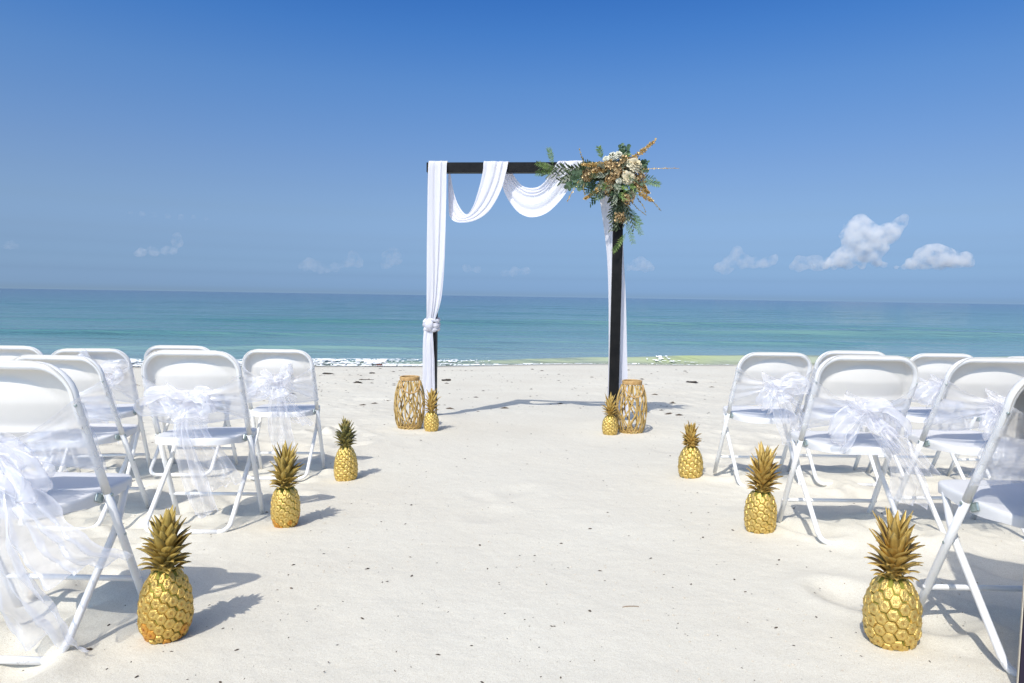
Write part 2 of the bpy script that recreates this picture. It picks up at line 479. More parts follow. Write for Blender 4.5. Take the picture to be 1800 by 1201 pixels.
# ------------------------------------------------------------------ poses of the chairs: x, y, dz, yaw, pitch
CH = [
    ('L1', -1.358, 1.932, 0.003, -0.013, -0.038), ('L2', -1.412, 3.101, -0.012, 0.026, -0.083),
    ('L3', -1.440, 4.301, -0.032, 0.040, -0.054), ('R1', 1.463, 1.866, 0.036, -0.010, -0.007),
    ('R2', 1.488, 2.991, 0.025, 0.011, -0.036), ('R3', 1.517, 4.112, 0.017, 0.029, 0.011),
    ('L2b', -2.043, 3.224, -0.029, -0.032, -0.002), ('L3b', -2.02, 4.29, -0.010, 0.02, -0.02),
    ('L3c', -2.467, 4.083, -0.028, 0.20, -0.012), ('L3d', -2.99, 4.18, -0.024, 0.05, -0.02),
    ('R2b', 2.033, 3.032, 0.031, 0.044, -0.003), ('R3b', 2.00, 4.15, 0.027, -0.02, -0.01),
    ('R3c', 2.54, 4.20, 0.020, 0.042, -0.004), ('R3d', 3.05, 4.18, 0.012, 0.05, 0.0),
]
SLOPE, SEA_Z = 0.0529, -1.0
def water_y(x):
    x = np.asarray(x, float)
    return 18.6 + 0.17 * np.clip(x, -14, 14) + 0.25 * np.sin(x * 0.35 + 0.6) + 0.12 * np.sin(x * 0.9)

def ground_base(x, y):
    x = np.asarray(x, float); y = np.asarray(y, float)
    yw = water_y(x)
    z = np.where(y < 8, -SLOPE * y, -SLOPE * 8 + (y - 8) * (SEA_Z + SLOPE * 8) / (yw - 8))
    z = np.where(y < 0, -SLOPE * y * np.exp(np.clip(y, -60, 0) / 12), z)
    z = np.where(z < -3.0, -3.0, z)
    for _, cx, cy, dz, yaw, pit in CH:
        w = np.exp(-((x - cx) ** 2 + (y - cy) ** 2) / (2 * 0.33 ** 2))
        z = z + dz * w
    z = z + 0.035 * np.exp(-((x + 0.80) ** 2 + (y - 6.9) ** 2) / (2 * 0.22 ** 2))
    z = z + 0.03 * np.exp(-((x - 1.02) ** 2 + (y - 6.75) ** 2) / (2 * 0.22 ** 2))
    return z

DENTS = []
for i in range(330):
    side = rng.random()
    if side < 0.72:
        x = rng.choice((-1, 1)) * rng.uniform(1.15, 3.9); y = rng.uniform(1.0, 6.2); dp = rng.uniform(0.010, 0.034)
    else:
        x = rng.uniform(-4, 4); y = rng.uniform(1.0, 13); dp = rng.uniform(0.002, 0.007)
    DENTS.append((x, y, rng.uniform(0.06, 0.11), rng.uniform(0.09, 0.16), rng.uniform(-0.9, 0.9), dp))

def ground_relief(x, y):
    side = np.clip((np.abs(x - 0.05) - 0.95) / 0.5, 0, 1)        # trodden between the chairs, raked in the aisle
    fade = np.clip((16.5 - y) / 3, 0, 1)
    z = 0.020 * fbm(x * 1.1, y * 1.1, 3, 3) * (0.6 + 0.9 * side) + 0.012 * fbm(x * 4.2, y * 4.2, 9, 3) * (0.28 + 1.05 * side)
    z = z + 0.0026 * fbm(x * 19, y * 19, 21, 3) * (0.8 + 1.3 * side)
    return z * fade

def ground_z(x, y):
    return float(ground_base(x, y) + ground_relief(np.asarray(x, float), np.asarray(y, float)))

def build_ground():
    def spaced(a, b, d): return np.arange(a, b, d)
    xs = np.concatenate([-np.geomspace(160, 4.05, 46), spaced(-4.0, 4.0, 0.0165), np.geomspace(4.05, 160, 46)])
    ys = np.concatenate([-np.geomspace(60, 0.45, 26), spaced(-0.4, 0.9, 0.06), spaced(0.9, 5.0, 0.0165), spaced(5.0, 9.0, 0.028),
                         spaced(9, 22, 0.08), np.geomspace(22.1, 60, 26)])
    X, Y = np.meshgrid(xs, ys)
    Z = ground_base(X, Y) + ground_relief(X, Y)
    for (dx, dy, a, b, an, dp) in DENTS:
        i0, i1 = np.searchsorted(xs, [dx - 0.45, dx + 0.45]); j0, j1 = np.searchsorted(ys, [dy - 0.45, dy + 0.45])
        sx, sy = X[j0:j1, i0:i1] - dx, Y[j0:j1, i0:i1] - dy
        u, v = sx * math.cos(an) + sy * math.sin(an), -sx * math.sin(an) + sy * math.cos(an)
        q = (u / a) ** 2 + (v / b) ** 2
        Z[j0:j1, i0:i1] += -dp * np.exp(-q * 1.2) + 0.45 * dp * np.exp(-(np.sqrt(q) - 1.45) ** 2 * 5)
    n, m = Z.shape
    V = np.stack([X, Y, Z], -1).reshape(-1, 3)
    idx = np.arange(n * m).reshape(n, m)
    Fq = np.stack([idx[:-1, :-1], idx[:-1, 1:], idx[1:, 1:], idx[1:, :-1]], -1).reshape(-1, 4)
    me = bpy.data.meshes.new("sand_beach")
    me.vertices.add(len(V)); me.vertices.foreach_set("co", V.astype(np.float32).ravel())
    me.loops.add(Fq.size); me.loops.foreach_set("vertex_index", Fq.astype(np.int32).ravel())
    me.polygons.add(len(Fq)); me.polygons.foreach_set("loop_start", np.arange(0, Fq.size, 4, dtype=np.int32))
    me.polygons.foreach_set("use_smooth", np.ones(len(Fq), bool))
    me.update(calc_edges=True)
    wet = np.clip(1 - (water_y(X) - Y + 0.25 * fbm(X * 0.6, Y * 0.6, 40, 3)) / 1.1, 0, 1) ** 1.5
    a = me.attributes.new("wet", 'FLOAT', 'POINT'); a.data.foreach_set("value", wet.astype(np.float32).ravel())
    me.materials.append(MT['sand'])
    return tag(link("sand_beach", me), "pale sand beach sloping to the water", None, None, 'structure')
build_ground()

# ------------------------------------------------------------------ sea
def build_sea():
    t = np.concatenate([np.arange(-1.2, 6, 0.06), np.geomspace(6.02, 120, 340), np.geomspace(121, 30000, 120)])   # metres past the waterline
    u = np.linspace(-1, 1, 361)
    T, U = np.meshgrid(t, u, indexing='ij')
    X = U * (46 + 1.15 * np.maximum(T, 0)) * (0.2 + 0.8 * U * U)
    Y = water_y(X * np.exp(-np.maximum(T, 0) / 60)) + T
    wob = 2.5 * fbm(X * 0.05, Y * 0.02, 60, 2)
    env = np.clip(T / 2.0, 0, 1) * np.exp(-np.maximum(T - 60, 0) / 150)
    Z = SEA_Z + env * (0.045 * np.sin((Y + wob) * 2 * math.pi / 7.3) * (0.5 + fbm(X * 0.06, Y * 0.06, 62, 2))
                       + 0.028 * np.sin((Y + 0.12 * X + wob * 0.6) * 2 * math.pi / 3.1 + 1.0) * (0.6 + fbm(X * 0.13, Y * 0.13, 63, 2))
                       + 0.016 * fbm(X * 0.5, Y * 1.7, 64, 3))
    # low breaker along the shore, higher towards the right
    m = 0.35 + 0.65 / (1 + np.exp(-(X - 1.8) * 1.3))
    m = m * (0.7 + 0.8 * (vnoise(X * 0.35, X * 0 + 3, 70) + 0.5))
    q = (T - 0.9 - 0.25 * vnoise(X * 0.5, X * 0, 71)) 
    Z = Z + 0.17 * m * np.where(q < 0, np.exp(-(q / 0.22) ** 2), np.exp(-(q / 0.55) ** 2))
    # a longer swell line farther out on the right
    for (yc, am, wd, xc, xw) in ((17.5, 0.20, 1.6, 24, 16), (13.0, 0.10, 1.0, -18, 14), (9.5, 0.07, 0.8, 10, 10), (28, 0.18, 2.2, 8, 30), (5.5, 0.06, 0.5, -6, 6)):
        qq = T - yc - 0.6 * vnoise(X * 0.1, X * 0 + yc, 75)
        Z = Z + 1.7 * am * np.exp(-((X - xc) / xw) ** 2) * np.where(qq < 0, np.exp(-(qq / (0.45 * wd)) ** 2), np.exp(-(qq / (1.4 * wd)) ** 2))
    n, mm = Z.shape
    V = np.stack([X, Y, Z], -1).reshape(-1, 3)
    idx = np.arange(n * mm).reshape(n, mm)
    Fq = np.stack([idx[:-1, :-1], idx[:-1, 1:], idx[1:, 1:], idx[1:, :-1]], -1).reshape(-1, 4)
    me = bpy.data.meshes.new("sea")
    me.vertices.add(len(V)); me.vertices.foreach_set("co", V.astype(np.float32).ravel())
    me.loops.add(Fq.size); me.loops.foreach_set("vertex_index", Fq.astype(np.int32).ravel())
    me.polygons.add(len(Fq)); me.polygons.foreach_set("loop_start", np.arange(0, Fq.size, 4, dtype=np.int32))
    me.polygons.foreach_set("use_smooth", np.ones(len(Fq), bool))
    me.update(calc_edges=True)
    off = np.clip((np.log10(1 + np.maximum(T, 0)) + 0.20 / (1 + np.exp((X - 0.5) * 0.8)) * np.clip(T, 0, 1)) / 3.2, 0, 1)
    a = me.attributes.new("offshore", 'FLOAT', 'POINT'); a.data.foreach_set("value", off.astype(np.float32).ravel())
    brk = np.exp(-((T - 0.95) / 0.55) ** 2) * (0.55 * np.exp(-((X - 5.2) / 2.2) ** 2) + 0.30 * np.exp(-((X + 0.2) / 2.0) ** 2)) * (0.75 + 1.3 * fbm(X * 1.1, T * 3, 77, 3))
    a = me.attributes.new("breaker", 'FLOAT', 'POINT'); a.data.foreach_set("value", np.clip(brk, 0, 1).astype(np.float32).ravel())
    me.materials.append(MT['sea'])
    return tag(link("sea", me), "calm turquoise sea reaching the horizon", None, None, 'structure')
build_sea()

def build_foam():
    mb = MB()
    xs = np.arange(-16, 13.5, 0.034); ts = np.arange(-0.6, 2.3, 0.034)
    X, T = np.meshgrid(xs, ts)
    Y = water_y(X) + T
    left = 1 / (1 + np.exp((X + 1.6) * 1.2))                     # wide wash on the left, thin lace elsewhere
    brk = np.exp(-((X - 4.6) / 0.9) ** 2) + 0.7 * np.exp(-((X - 7.8) / 0.6) ** 2)
    n1 = fbm(X * 1.6, T * 5, 81, 4); n2 = fbm(X * 6, T * 14, 85, 3)
    lace = np.exp(-((T + 0.12) / 0.10) ** 2) * 0.55
    dens = lace + left * 0.62 * np.exp(-(np.maximum(np.abs(T - 0.55) - 0.45, 0) / 0.35) ** 2) + brk * 0.36 * np.exp(-((T - 0.55) / 0.30) ** 2)
    keep = dens + 0.60 * n1 + 0.70 * n2 + 0.75 * fbm(X * 15, T * 26, 88, 2) > 0.54
    keep &= dens > 0.14
    gz = np.maximum(ground_base(X, Y) + 0.008, SEA_Z + 0.012)
    m = 0.35 + 0.65 / (1 + np.exp(-(X - 1.8) * 1.3)); m = m * (0.7 + 0.8 * (vnoise(X * 0.35, X * 0 + 3, 70) + 0.5))
    q = (T - 0.9 - 0.25 * vnoise(X * 0.5, X * 0, 71))
    gz = gz + 0.02 * (T > 0) + 0.17 * m * np.where(q < 0, np.exp(-(q / 0.22) ** 2), np.exp(-(q / 0.55) ** 2)) + 0.03 * np.clip(dens, 0, 1) * (0.6 + n2) + 0.004
    n, mm = X.shape
    idx = np.arange(n * mm).reshape(n, mm)
    k = keep[:-1, :-1]
    Fq = np.stack([idx[:-1, :-1][k], idx[:-1, 1:][k], idx[1:, 1:][k], idx[1:, :-1][k]], -1)
    used, inv = np.unique(Fq.ravel(), return_inverse=True)
    V = np.stack([X, Y, gz], -1).reshape(-1, 3)[used]
    o = link("sea_foam", mesh_from("sea_foam", V.tolist(), inv.reshape(-1, 4).tolist(), MT['foam']))
    tag(o, "white foam washing up along the water's edge", "foam", None, 'stuff')
build_foam()

# ------------------------------------------------------------------ folding chairs (local x = forward, y = left, z = up)
HW = 0.207
TUBE_R = 0.0115
def rail_x(z):                      # side rail: straight from the front foot to the rivet, then more upright
    return 0.179 - 0.4985 * z if z < 0.685 else 0.179 - 0.4985 * 0.685 - (z - 0.685) * 0.27

def arc(c, r, a0, a1, n, ax, ay):
    return [Vector(c) + Vector(ax) * r * math.cos(a0 + (a1 - a0) * k / n) + Vector(ay) * r * math.sin(a0 + (a1 - a0) * k / n) for k in range(n + 1)]

def chair_meshes():
    out = []
    # back frame: inverted U from bracket to bracket
    top, rc = 0.787, 0.088
    left = [Vector((rail_x(z), HW, z)) for z in (0.412, 0.50, 0.60, 0.66, 0.685, top - rc)]
    upv = Vector((-0.27, 0, 1)).normalized()
    cc = Vector((rail_x(top - rc), HW - rc, top - rc))
    crn = arc(cc, rc, 0, math.pi / 2, 8, (0, 1, 0), upv)
    half = left + crn[1:]
    pts = half + [Vector((p.x, -p.y, p.z)) for p in reversed(half)]
    out.append(('back_frame', MB().tube(pts, TUBE_R, 12), 'tube', None))
    for s in (1, -1):
        pts = [Vector((rail_x(z), s * HW, z)) for z in (-0.012, 0.10, 0.25, 0.412)]
        mb = MB().tube(pts, TUBE_R, 12)
        mb.tube([Vector((rail_x(0.105), s * (HW + 0.0135), 0.105)), Vector((rail_x(0.105), s * (HW - 0.004), 0.105))], 0.0065, 8)
        out.append(('front_leg', mb, 'tube', None))
        rr, zb = 0.045, 0.006
        yl = s * (HW - 0.024)
        foot = Vector((-0.194, yl, zb))
        dirn = (Vector((0.045, yl, 0.27)) - foot).normalized()
        cc = foot + dirn * rr + Vector((0, -s * rr, 0))
        crv = arc(cc, rr, 0, math.pi / 2, 7, (0, s, 0), -dirn)
        # flattened top end carries on under the seat to the front
        pts = [Vector((0.105, yl, 0.400)), Vector((0.094, yl, 0.37)), Vector((0.075, yl, 0.32)), Vector((0.045, yl, 0.27))] + crv
        out.append(('rear_leg', MB().tube(pts, [0.0105] * len(pts), 12), 'tube', None))
    yb = HW - 0.024 - 0.045
    foot = Vector((-0.194, 0, 0.006))
    out.append(('foot_bar', MB().tube([foot + Vector((0, yb, 0)), foot + Vector((0, 0, 0)), foot + Vector((0, -yb, 0))], 0.0105, 12), 'tube', None))
    xs = rail_x(0.105)
    out.append(('stretcher', MB().tube([(xs, HW - 0.004, 0.105), (xs, 0, 0.105), (xs, -HW + 0.004, 0.105)], 0.0085, 12), 'tube', None))
    # brackets, rivets
    for s in (1, -1):
        mb = MB()
        mb.box((rail_x(0.405) - 0.014, s * (HW - 0.016), 0.398), (0.017, 0.003, 0.012), Matrix.Rotation(R(25), 3, 'Y'), 0.002)
        mb.tube([(rail_x(0.405), s * (HW - 0.018), 0.405), (rail_x(0.405), s * (HW + 0.014), 0.405)], 0.0048, 8)
        mb.tube([(0.045, s * (HW - 0.03), 0.27), (0.045, s * (HW + 0.013), 0.27)], 0.0042, 8)
        out.append(('bracket', mb, 'zinc', 30))
        zr = 0.683; d = Vector((-0.85, 0, -0.42)).normalized()
        p = Vector((rail_x(zr), s * (HW + 0.001), zr)) + d * (TUBE_R - 0.003) + Vector((0, s * 0.003, 0))
        out.append(('rivet', MB().tube([p, p + d * 0.004, p + d * 0.0052], [0.0042, 0.004, 0.0015], 8), 'zinc', None))
    # moulded back panel: recessed under a rolled rim, bellying out to the rear in the middle
    zt, zb2, nu, nv = 0.797, 0.612, 46, 30
    rear, front = np.zeros((nv, nu, 3)), np.zeros((nv, nu, 3))
    for i in range(nv):
        v = i / (nv - 1)
        z = zb2 + (zt - zb2) * v
        # half width follows the rounded corners of the tube
        hw = HW + 0.004
        k = z - (zt - rcorner)
        if k > 0: hw = HW + 0.004 - rcorner + math.sqrt(max(rcorner ** 2 - k * k, 0))
        for j in range(nu):
            u = -1 + 2 * j / (nu - 1)
            y = hw * u
            e = max(0.0, 1 - abs(u)) * hw            # distance from the sides
            et = min(e, (zt - z) * 1.0 + 0.0)        # distance from the rim
            dip = 0.033 * (1 - math.exp(-(max(et - 0.006, 0) / 0.012) ** 2))
            uu = y / (HW * 0.86)
            vv = (z - zb2) / (0.135)
            q = uu * uu + vv * vv
            bel = 0.034 * max(0.0, 1 - q * 0.92) ** 0.8 if q < 1.087 else 0.0
            lip = 0.010 * math.exp(-((z - zb2) / 0.010) ** 2) * (1 - 0.5 * abs(u))
            xr = rail_x(min(z, 0.775)) - 0.0125 + dip - bel - lip
            # small creases of the moulding near the right lower corner
            xr += 0.0018 * math.sin(u * 60) * math.exp(-((u + 0.72) / 0.14) ** 2 - ((z - zb2 - 0.03) / 0.03) ** 2)
            zz = z - 0.012 * (1 - min(1, abs(u)) ** 2) * (1 - v) ** 2
            rear[i, j] = (xr, y, zz)
            front[i, j] = (min(xr + 0.0045, rail_x(min(z, 0.775)) + 0.024), y, zz)
    mb = MB().grid(rear[:, ::-1]).grid(front)
    a, b = 0, nv * nu
    ring = [(0, j) for j in range(nu)] + [(i, nu - 1) for i in range(1, nv)] + [(nv - 1, j) for j in range(nu - 2, -1, -1)] + [(i, 0) for i in range(nv - 2, 0, -1)]
    fs = []
    for q in range(len(ring)):
        i1, j1 = ring[q]; i2, j2 = ring[(q + 1) % len(ring)]
        fs.append((a + i1 * nu + (nu - 1 - j1), b + i1 * nu + j1, b + i2 * nu + j2, a + i2 * nu + (nu - 1 - j2)))
    mb.f += fs
    out.append(('backrest', mb, 'plastic', 40))
    # seat: dished plastic slab with a rounded waterfall edge
    nr, na = 9, 56
    def outline(a):
        ca, sa = math.cos(a), math.sin(a)
        ex = 6.0 if ca > 0 else 4.2
        r = (abs(ca) ** ex + abs(sa) ** ex) ** (-1 / ex)
        x = -0.012 + 0.186 * r * ca
        w = 0.190 + 0.008 * (x / 0.18)
        if x < -0.06: w -= 0.016 * ((-0.06 - x) / 0.13) ** 2
        return x, w * r * sa
    vs, fs = [], []
    def ztop(x, y): return 0.418 + 0.034 * x - 0.009 * max(0, 1 - (x / 0.18) ** 2) * max(0, 1 - (y / 0.18) ** 2)
    rings = []
    for k in range(nr):
        rings.append((k / (nr - 1) * 0.965 + 0.0, 'top'))
    prof = [(0.985, -0.0015), (0.997, -0.006), (1.0, -0.013), (0.997, -0.030)]
    vs.append((-0.012, 0, ztop(0, 0)))
    for k in range(1, nr):
        f = k / (nr - 1) * 0.965
        for a in range(na):
            x, y = outline(2 * math.pi * a / na)
            x = -0.012 + (x + 0.012) * f; y *= f
            vs.append((x, y, ztop(x, y)))
    for f, dz in prof:
        for a in range(na):
            x0, y0 = outline(2 * math.pi * a / na)
            x = -0.012 + (x0 + 0.012) * f; y = y0 * f
            skirt = dz if dz > -0.02 else dz - 0.010 * max(0, 1 - ((x0 + 0.02) / 0.10) ** 2)
            vs.append((x, y, ztop(x, y) + skirt))
    for f in (0.93, 0.6, 0.2):
        for a in range(na):
            x0, y0 = outline(2 * math.pi * a / na)
            x = -0.012 + (x0 + 0.012) * f; y = y0 * f
            vs.append((x, y, ztop(x, y) - 0.024 + (0.010 if f < 0.9 else 0)))
    nrow = (len(vs) - 1) // na
    for a in range(na): fs.append((0, 1 + a, 1 + (a + 1) % na))
    for r in range(nrow - 1):
        for a in range(na):
            a2 = (a + 1) % na; b0 = 1 + r * na
            fs.append((b0 + a, b0 + na + a, b0 + na + a2, b0 + a2))
    fs.append(tuple(1 + (nrow - 1) * na + a for a in range(na)))
    out.append(('seat', MB().add(vs, fs), 'plastic_seat_lit', 50))
    res = []
    for name, mb, mat, sh in out:
        me = mb.mesh(name, MT[mat])
        if sh: me.set_sharp_from_angle(angle=R(sh))
        res.append((name, me))
    return res
rcorner = 0.100
CHAIR_PARTS = chair_meshes()

CHAIR_LABEL = {
 'L1': "white folding chair nearest the camera on the left, cut by the left frame edge",
 'L2': "white folding chair left of the aisle in the middle row, its sash tail hanging aside",
 'L3': "white folding chair left of the aisle in the far row, by the green-leaved gold pineapple",
 'R1': "white folding chair nearest the camera on the right, shaded by the dark board",
 'R2': "white folding chair right of the aisle in the middle row, behind the straight-sided gold pineapple",
 'R3': "white folding chair right of the aisle in the far row, standing clear before the breaker",
 'L2b': "white folding chair at the left frame edge, second from the aisle in the middle row",
 'L3b': "white folding chair on the left mostly hidden, only its top rim over another chair's back",
 'L3c': "white folding chair on the left, third from the aisle in the far row, slightly turned",
 'L3d': "white folding chair in the far row with only its rounded corner at the left edge",
 'R2b': "white folding chair right of the aisle, second from it in the middle row",
 'R3b': "white folding chair on the right mostly hidden, its top rim just over another back",
 'R3c': "white folding chair on the right, third from the aisle in the far row",
 'R3d': "white folding chair whose top corner alone shows at the right edge, far row",
}
ROOTS = {}
first = None
for key, x, y, dz, yaw, pit in CH:
    z = -SLOPE * y + dz
    r = thing("folding_chair", CHAIR_LABEL[key], "chair", (x, y, z), (0, 0, 0), "white folding chairs in rows facing the arch")
    # local x -> world +y, local y (left) -> world -x, nose pitched by the sloping sand
    m = Matrix.Translation((x, y, z)) @ Matrix.Rotation(math.pi / 2 + yaw, 4, 'Z') @ Matrix.Rotation(-pit, 4, 'Y')
    r.matrix_world = m
    ROOTS[key] = (r, m)
    if first is None:
        first, sub = [], []
        for n, me in CHAIR_PARTS:
            (sub if n in ('rivet', 'bracket') else first).append(link(n, me, r))
        host = {o.name.split('.')[0]: o for o in first}
        for o in sub:
            o.parent = host['back_frame'] if o.name.startswith('rivet') else host['seat']
    else:
        for p in first:
            c = p.copy(); COL.objects.link(c); c.parent = r
            for q in sub:
                if q.parent == p:
                    d = q.copy(); COL.objects.link(d); d.parent = c

# ------------------------------------------------------------------ organza sashes
def ribbon(mb, path, width_dir, widths, nfold, amp, seed, normal_fn=None, n=46, m=26, hem=True, gather=None, phase=0.0):
    """cloth strip: path (list of Vector), width_dir(t) and width(t); ruffled by noise and gathers"""
    P = np.zeros((n, m, 3)); A = np.zeros((n, m))
    pts = [Vector(p) for p in path]
    L = len(pts) - 1
    def at(t):
        q = t * L; i = min(int(q), L - 1); f = q - i
        p0 = pts[max(i - 1, 0)]; p1 = pts[i]; p2 = pts[i + 1]; p3 = pts[min(i + 2, L)]
        return 0.5 * ((2 * p1) + (p2 - p0) * f + (2 * p0 - 5 * p1 + 4 * p2 - p3) * f * f + (3 * p1 - p0 - 3 * p2 + p3) * f ** 3)
    for i in range(n):
        t = i / (n - 1)
        c = at(t); tg = (at(min(t + 0.01, 1)) - at(max(t - 0.01, 0))).normalized()
        wd = Vector(width_dir(t)).normalized(); nm = tg.cross(wd).normalized()
        w = np.interp(t, [k[0] for k in widths], [k[1] for k in widths])
        am = np.interp(t, [k[0] for k in amp], [k[1] for k in amp])
        for j in range(m):
            s = -1 + 2 * j / (m - 1)
            fold = math.sin(s * nfold * math.pi + phase + 2.2 * float(vnoise(t * 2.3, seed * 1.7))) * am
            fold += am * 1.7 * float(fbm(s * 1.8 + seed, t * 3.1, int(seed * 7) % 97, 2)) + am * 1.3 * float(vnoise(s * 5 + seed, t * 8.3, 41)) + 0.5 * am * float(vnoise(s * 9, t * 17 + seed, 43))
            sh = 0.35 * w * float(vnoise(t * 2.2 + seed, s * 0.7 + 5, 13))
            p = c + wd * (s * w + sh * 0.4) + nm * fold + tg * (0.02 * float(vnoise(s * 3 + seed, t * 2, 5)))
            P[i, j] = p
            d = 0.0
            if hem and abs(s) > 0.955: d = 0.55
            if gather: d = max(d, float(np.interp(t, [k[0] for k in gather], [k[1] for k in gather])))
            A[i, j] = min(1, d + 0.28 * max(0, float(fbm(s * 6 + seed, t * 4, 3, 3)) + 0.1))
    mb.grid(P, A)
    return mb

SASH_LABEL = {
 'L1': "large sheer organza sash tied on the nearest left chair, its tail blown to the pineapple",
 'L2': "sheer organza sash on the middle-row left aisle chair with a ruffled knot and trailing tail",
 'L3': "sheer organza sash on the far-row left aisle chair, bow hanging straight down",
 'R1': "sheer organza sash stretched across the shaded nearest chair on the right",
 'R2': "sheer organza sash on the middle-row right aisle chair, tail swept to the lower right",
 'R3': "sheer organza sash on the far-row right aisle chair, bow drooping right",
 'L2b': "sheer organza sash on the chair at the left edge, pulled up tight to its tube",
 'L3b': "sheer organza sash on the hidden left chair behind the middle-row back",
 'L3c': "sheer organza sash with a loop standing above the back of a turned left chair",
 'L3d': "sheer organza sash on the far chair cut off at the left edge",
 'R2b': "sheer organza sash on the middle-row right chair second from the aisle, knot far right",
 'R3b': "sheer organza sash on the hidden right chair behind the middle-row back",
 'R3c': "sheer organza sash on the far-row right chair third from the aisle",
 'R3d': "sheer organza sash on the last chair showing at the right edge, far row",
}
# knot position (y, z), tails: list of paths (offsets from the knot: x, y, z), width
SASH = {
 'L1': dict(k=(0.02, 0.56), tails=[([(0, 0, 0), (-0.05, -0.03, -0.13), (-0.06, -0.05, -0.28), (-0.05, -0.11, -0.41), (-0.02, -0.17, -0.52)], 0.10),
                                  ([(0, 0, 0), (-0.03, -0.08, -0.08), (-0.05, -0.16, -0.19), (-0.05, -0.23, -0.27), (-0.03, -0.29, -0.31)], 0.10)], loops=[(0.14, -0.04), (-0.13, -0.07)]),
 'L2': dict(k=(0.02, 0.58), tails=[([(0, 0, 0), (-0.05, 0.0, -0.12), (-0.05, -0.03, -0.26), (-0.04, -0.07, -0.38), (-0.02, -0.11, -0.50)], 0.055),
                                  ([(0, 0, 0), (-0.02, -0.03, -0.12), (0.0, -0.08, -0.24), (0.01, -0.13, -0.34), (0.02, -0.16, -0.39)], 0.085)], loops=[(0.14, 0.0), (-0.10, -0.02)]),
 'L3': dict(k=(0.0, 0.60), tails=[([(0, 0, 0), (-0.05, -0.01, -0.12), (-0.04, -0.03, -0.28), (-0.03, -0.05, -0.42)], 0.075),
                                  ([(0, 0, 0), (-0.02, -0.05, -0.12), (0.0, -0.10, -0.20), (0.0, -0.17, -0.26)], 0.06)], loops=[(0.12, -0.05), (-0.07, 0.05)]),
 'R1': dict(k=(-0.12, 0.56), tails=[([(0, 0, 0), (-0.05, -0.04, -0.12), (-0.06, -0.10, -0.24), (-0.04, -0.14, -0.36)], 0.08)], loops=[(0.10, -0.02), (-0.14, -0.05)]),
 'R2': dict(k=(0.0, 0.575), tails=[([(0, 0, 0), (-0.05, -0.05, -0.10), (-0.06, -0.12, -0.20), (-0.05, -0.17, -0.30), (-0.03, -0.18, -0.40)], 0.075),
                                  ([(0, 0, 0), (-0.04, -0.07, -0.09), (-0.05, -0.15, -0.17), (-0.05, -0.23, -0.27)], 0.075)], loops=[(0.12, -0.10), (-0.11, -0.05)]),
 'R3': dict(k=(-0.02, 0.605), tails=[([(0, 0, 0), (-0.05, -0.01, -0.10), (-0.05, -0.05, -0.22), (-0.04, -0.10, -0.33)], 0.075),
                                   ([(0, 0, 0), (-0.03, -0.05, -0.09), (-0.03, -0.12, -0.20), (-0.03, -0.16, -0.30)], 0.06)], loops=[(0.08, -0.09), (-0.12, 0.02)]),
 'L2b': dict(k=(0.06, 0.58), tails=[([(0, 0, 0), (-0.05, 0.0, -0.12), (-0.05, -0.05, -0.28), (-0.04, -0.09, -0.40)], 0.07)], loops=[(0.12, -0.03), (-0.13, -0.05)]),
 'L3b': dict(k=(0.0, 0.59), tails=[([(0, 0, 0), (-0.05, 0.0, -0.12), (-0.05, -0.04, -0.30)], 0.07)], loops=[(0.12, -0.03), (-0.12, -0.03)]),
 'L3c': dict(k=(-0.03, 0.64), tails=[([(0, 0, 0), (-0.05, 0.0, -0.12), (-0.05, -0.05, -0.28), (-0.04, -0.09, -0.36)], 0.07)], loops=[(0.05, 0.10), (-0.13, 0.03)]),
 'L3d': dict(k=(0.0, 0.60), tails=[([(0, 0, 0), (-0.05, 0.0, -0.12), (-0.05, -0.05, -0.28)], 0.07)], loops=[(0.12, -0.03), (-0.12, -0.03)]),
 'R2b': dict(k=(-0.06, 0.585), tails=[([(0, 0, 0), (-0.05, 0.01, -0.10), (-0.06, 0.02, -0.22), (-0.04, 0.0, -0.34)], 0.085),
                                    ([(0, 0, 0), (-0.04, -0.07, -0.09), (-0.05, -0.15, -0.17), (-0.05, -0.21, -0.27)], 0.07)], loops=[(0.10, -0.08), (-0.12, 0.04)]),
 'R3b': dict(k=(0.0, 0.59), tails=[([(0, 0, 0), (-0.05, 0.0, -0.12), (-0.05, -0.04, -0.30)], 0.07)], loops=[(0.12, -0.03), (-0.12, -0.03)]),
 'R3c': dict(k=(-0.01, 0.60), tails=[([(0, 0, 0), (-0.05, 0.0, -0.10), (-0.05, -0.05, -0.26)], 0.08)], loops=[(0.12, -0.05), (-0.12, -0.02)]),
 'R3d': dict(k=(0.0, 0.59), tails=[([(0, 0, 0), (-0.05, 0.0, -0.12), (-0.05, -0.04, -0.30)], 0.07)], loops=[(0.12, -0.03), (-0.12, -0.03)]),
}
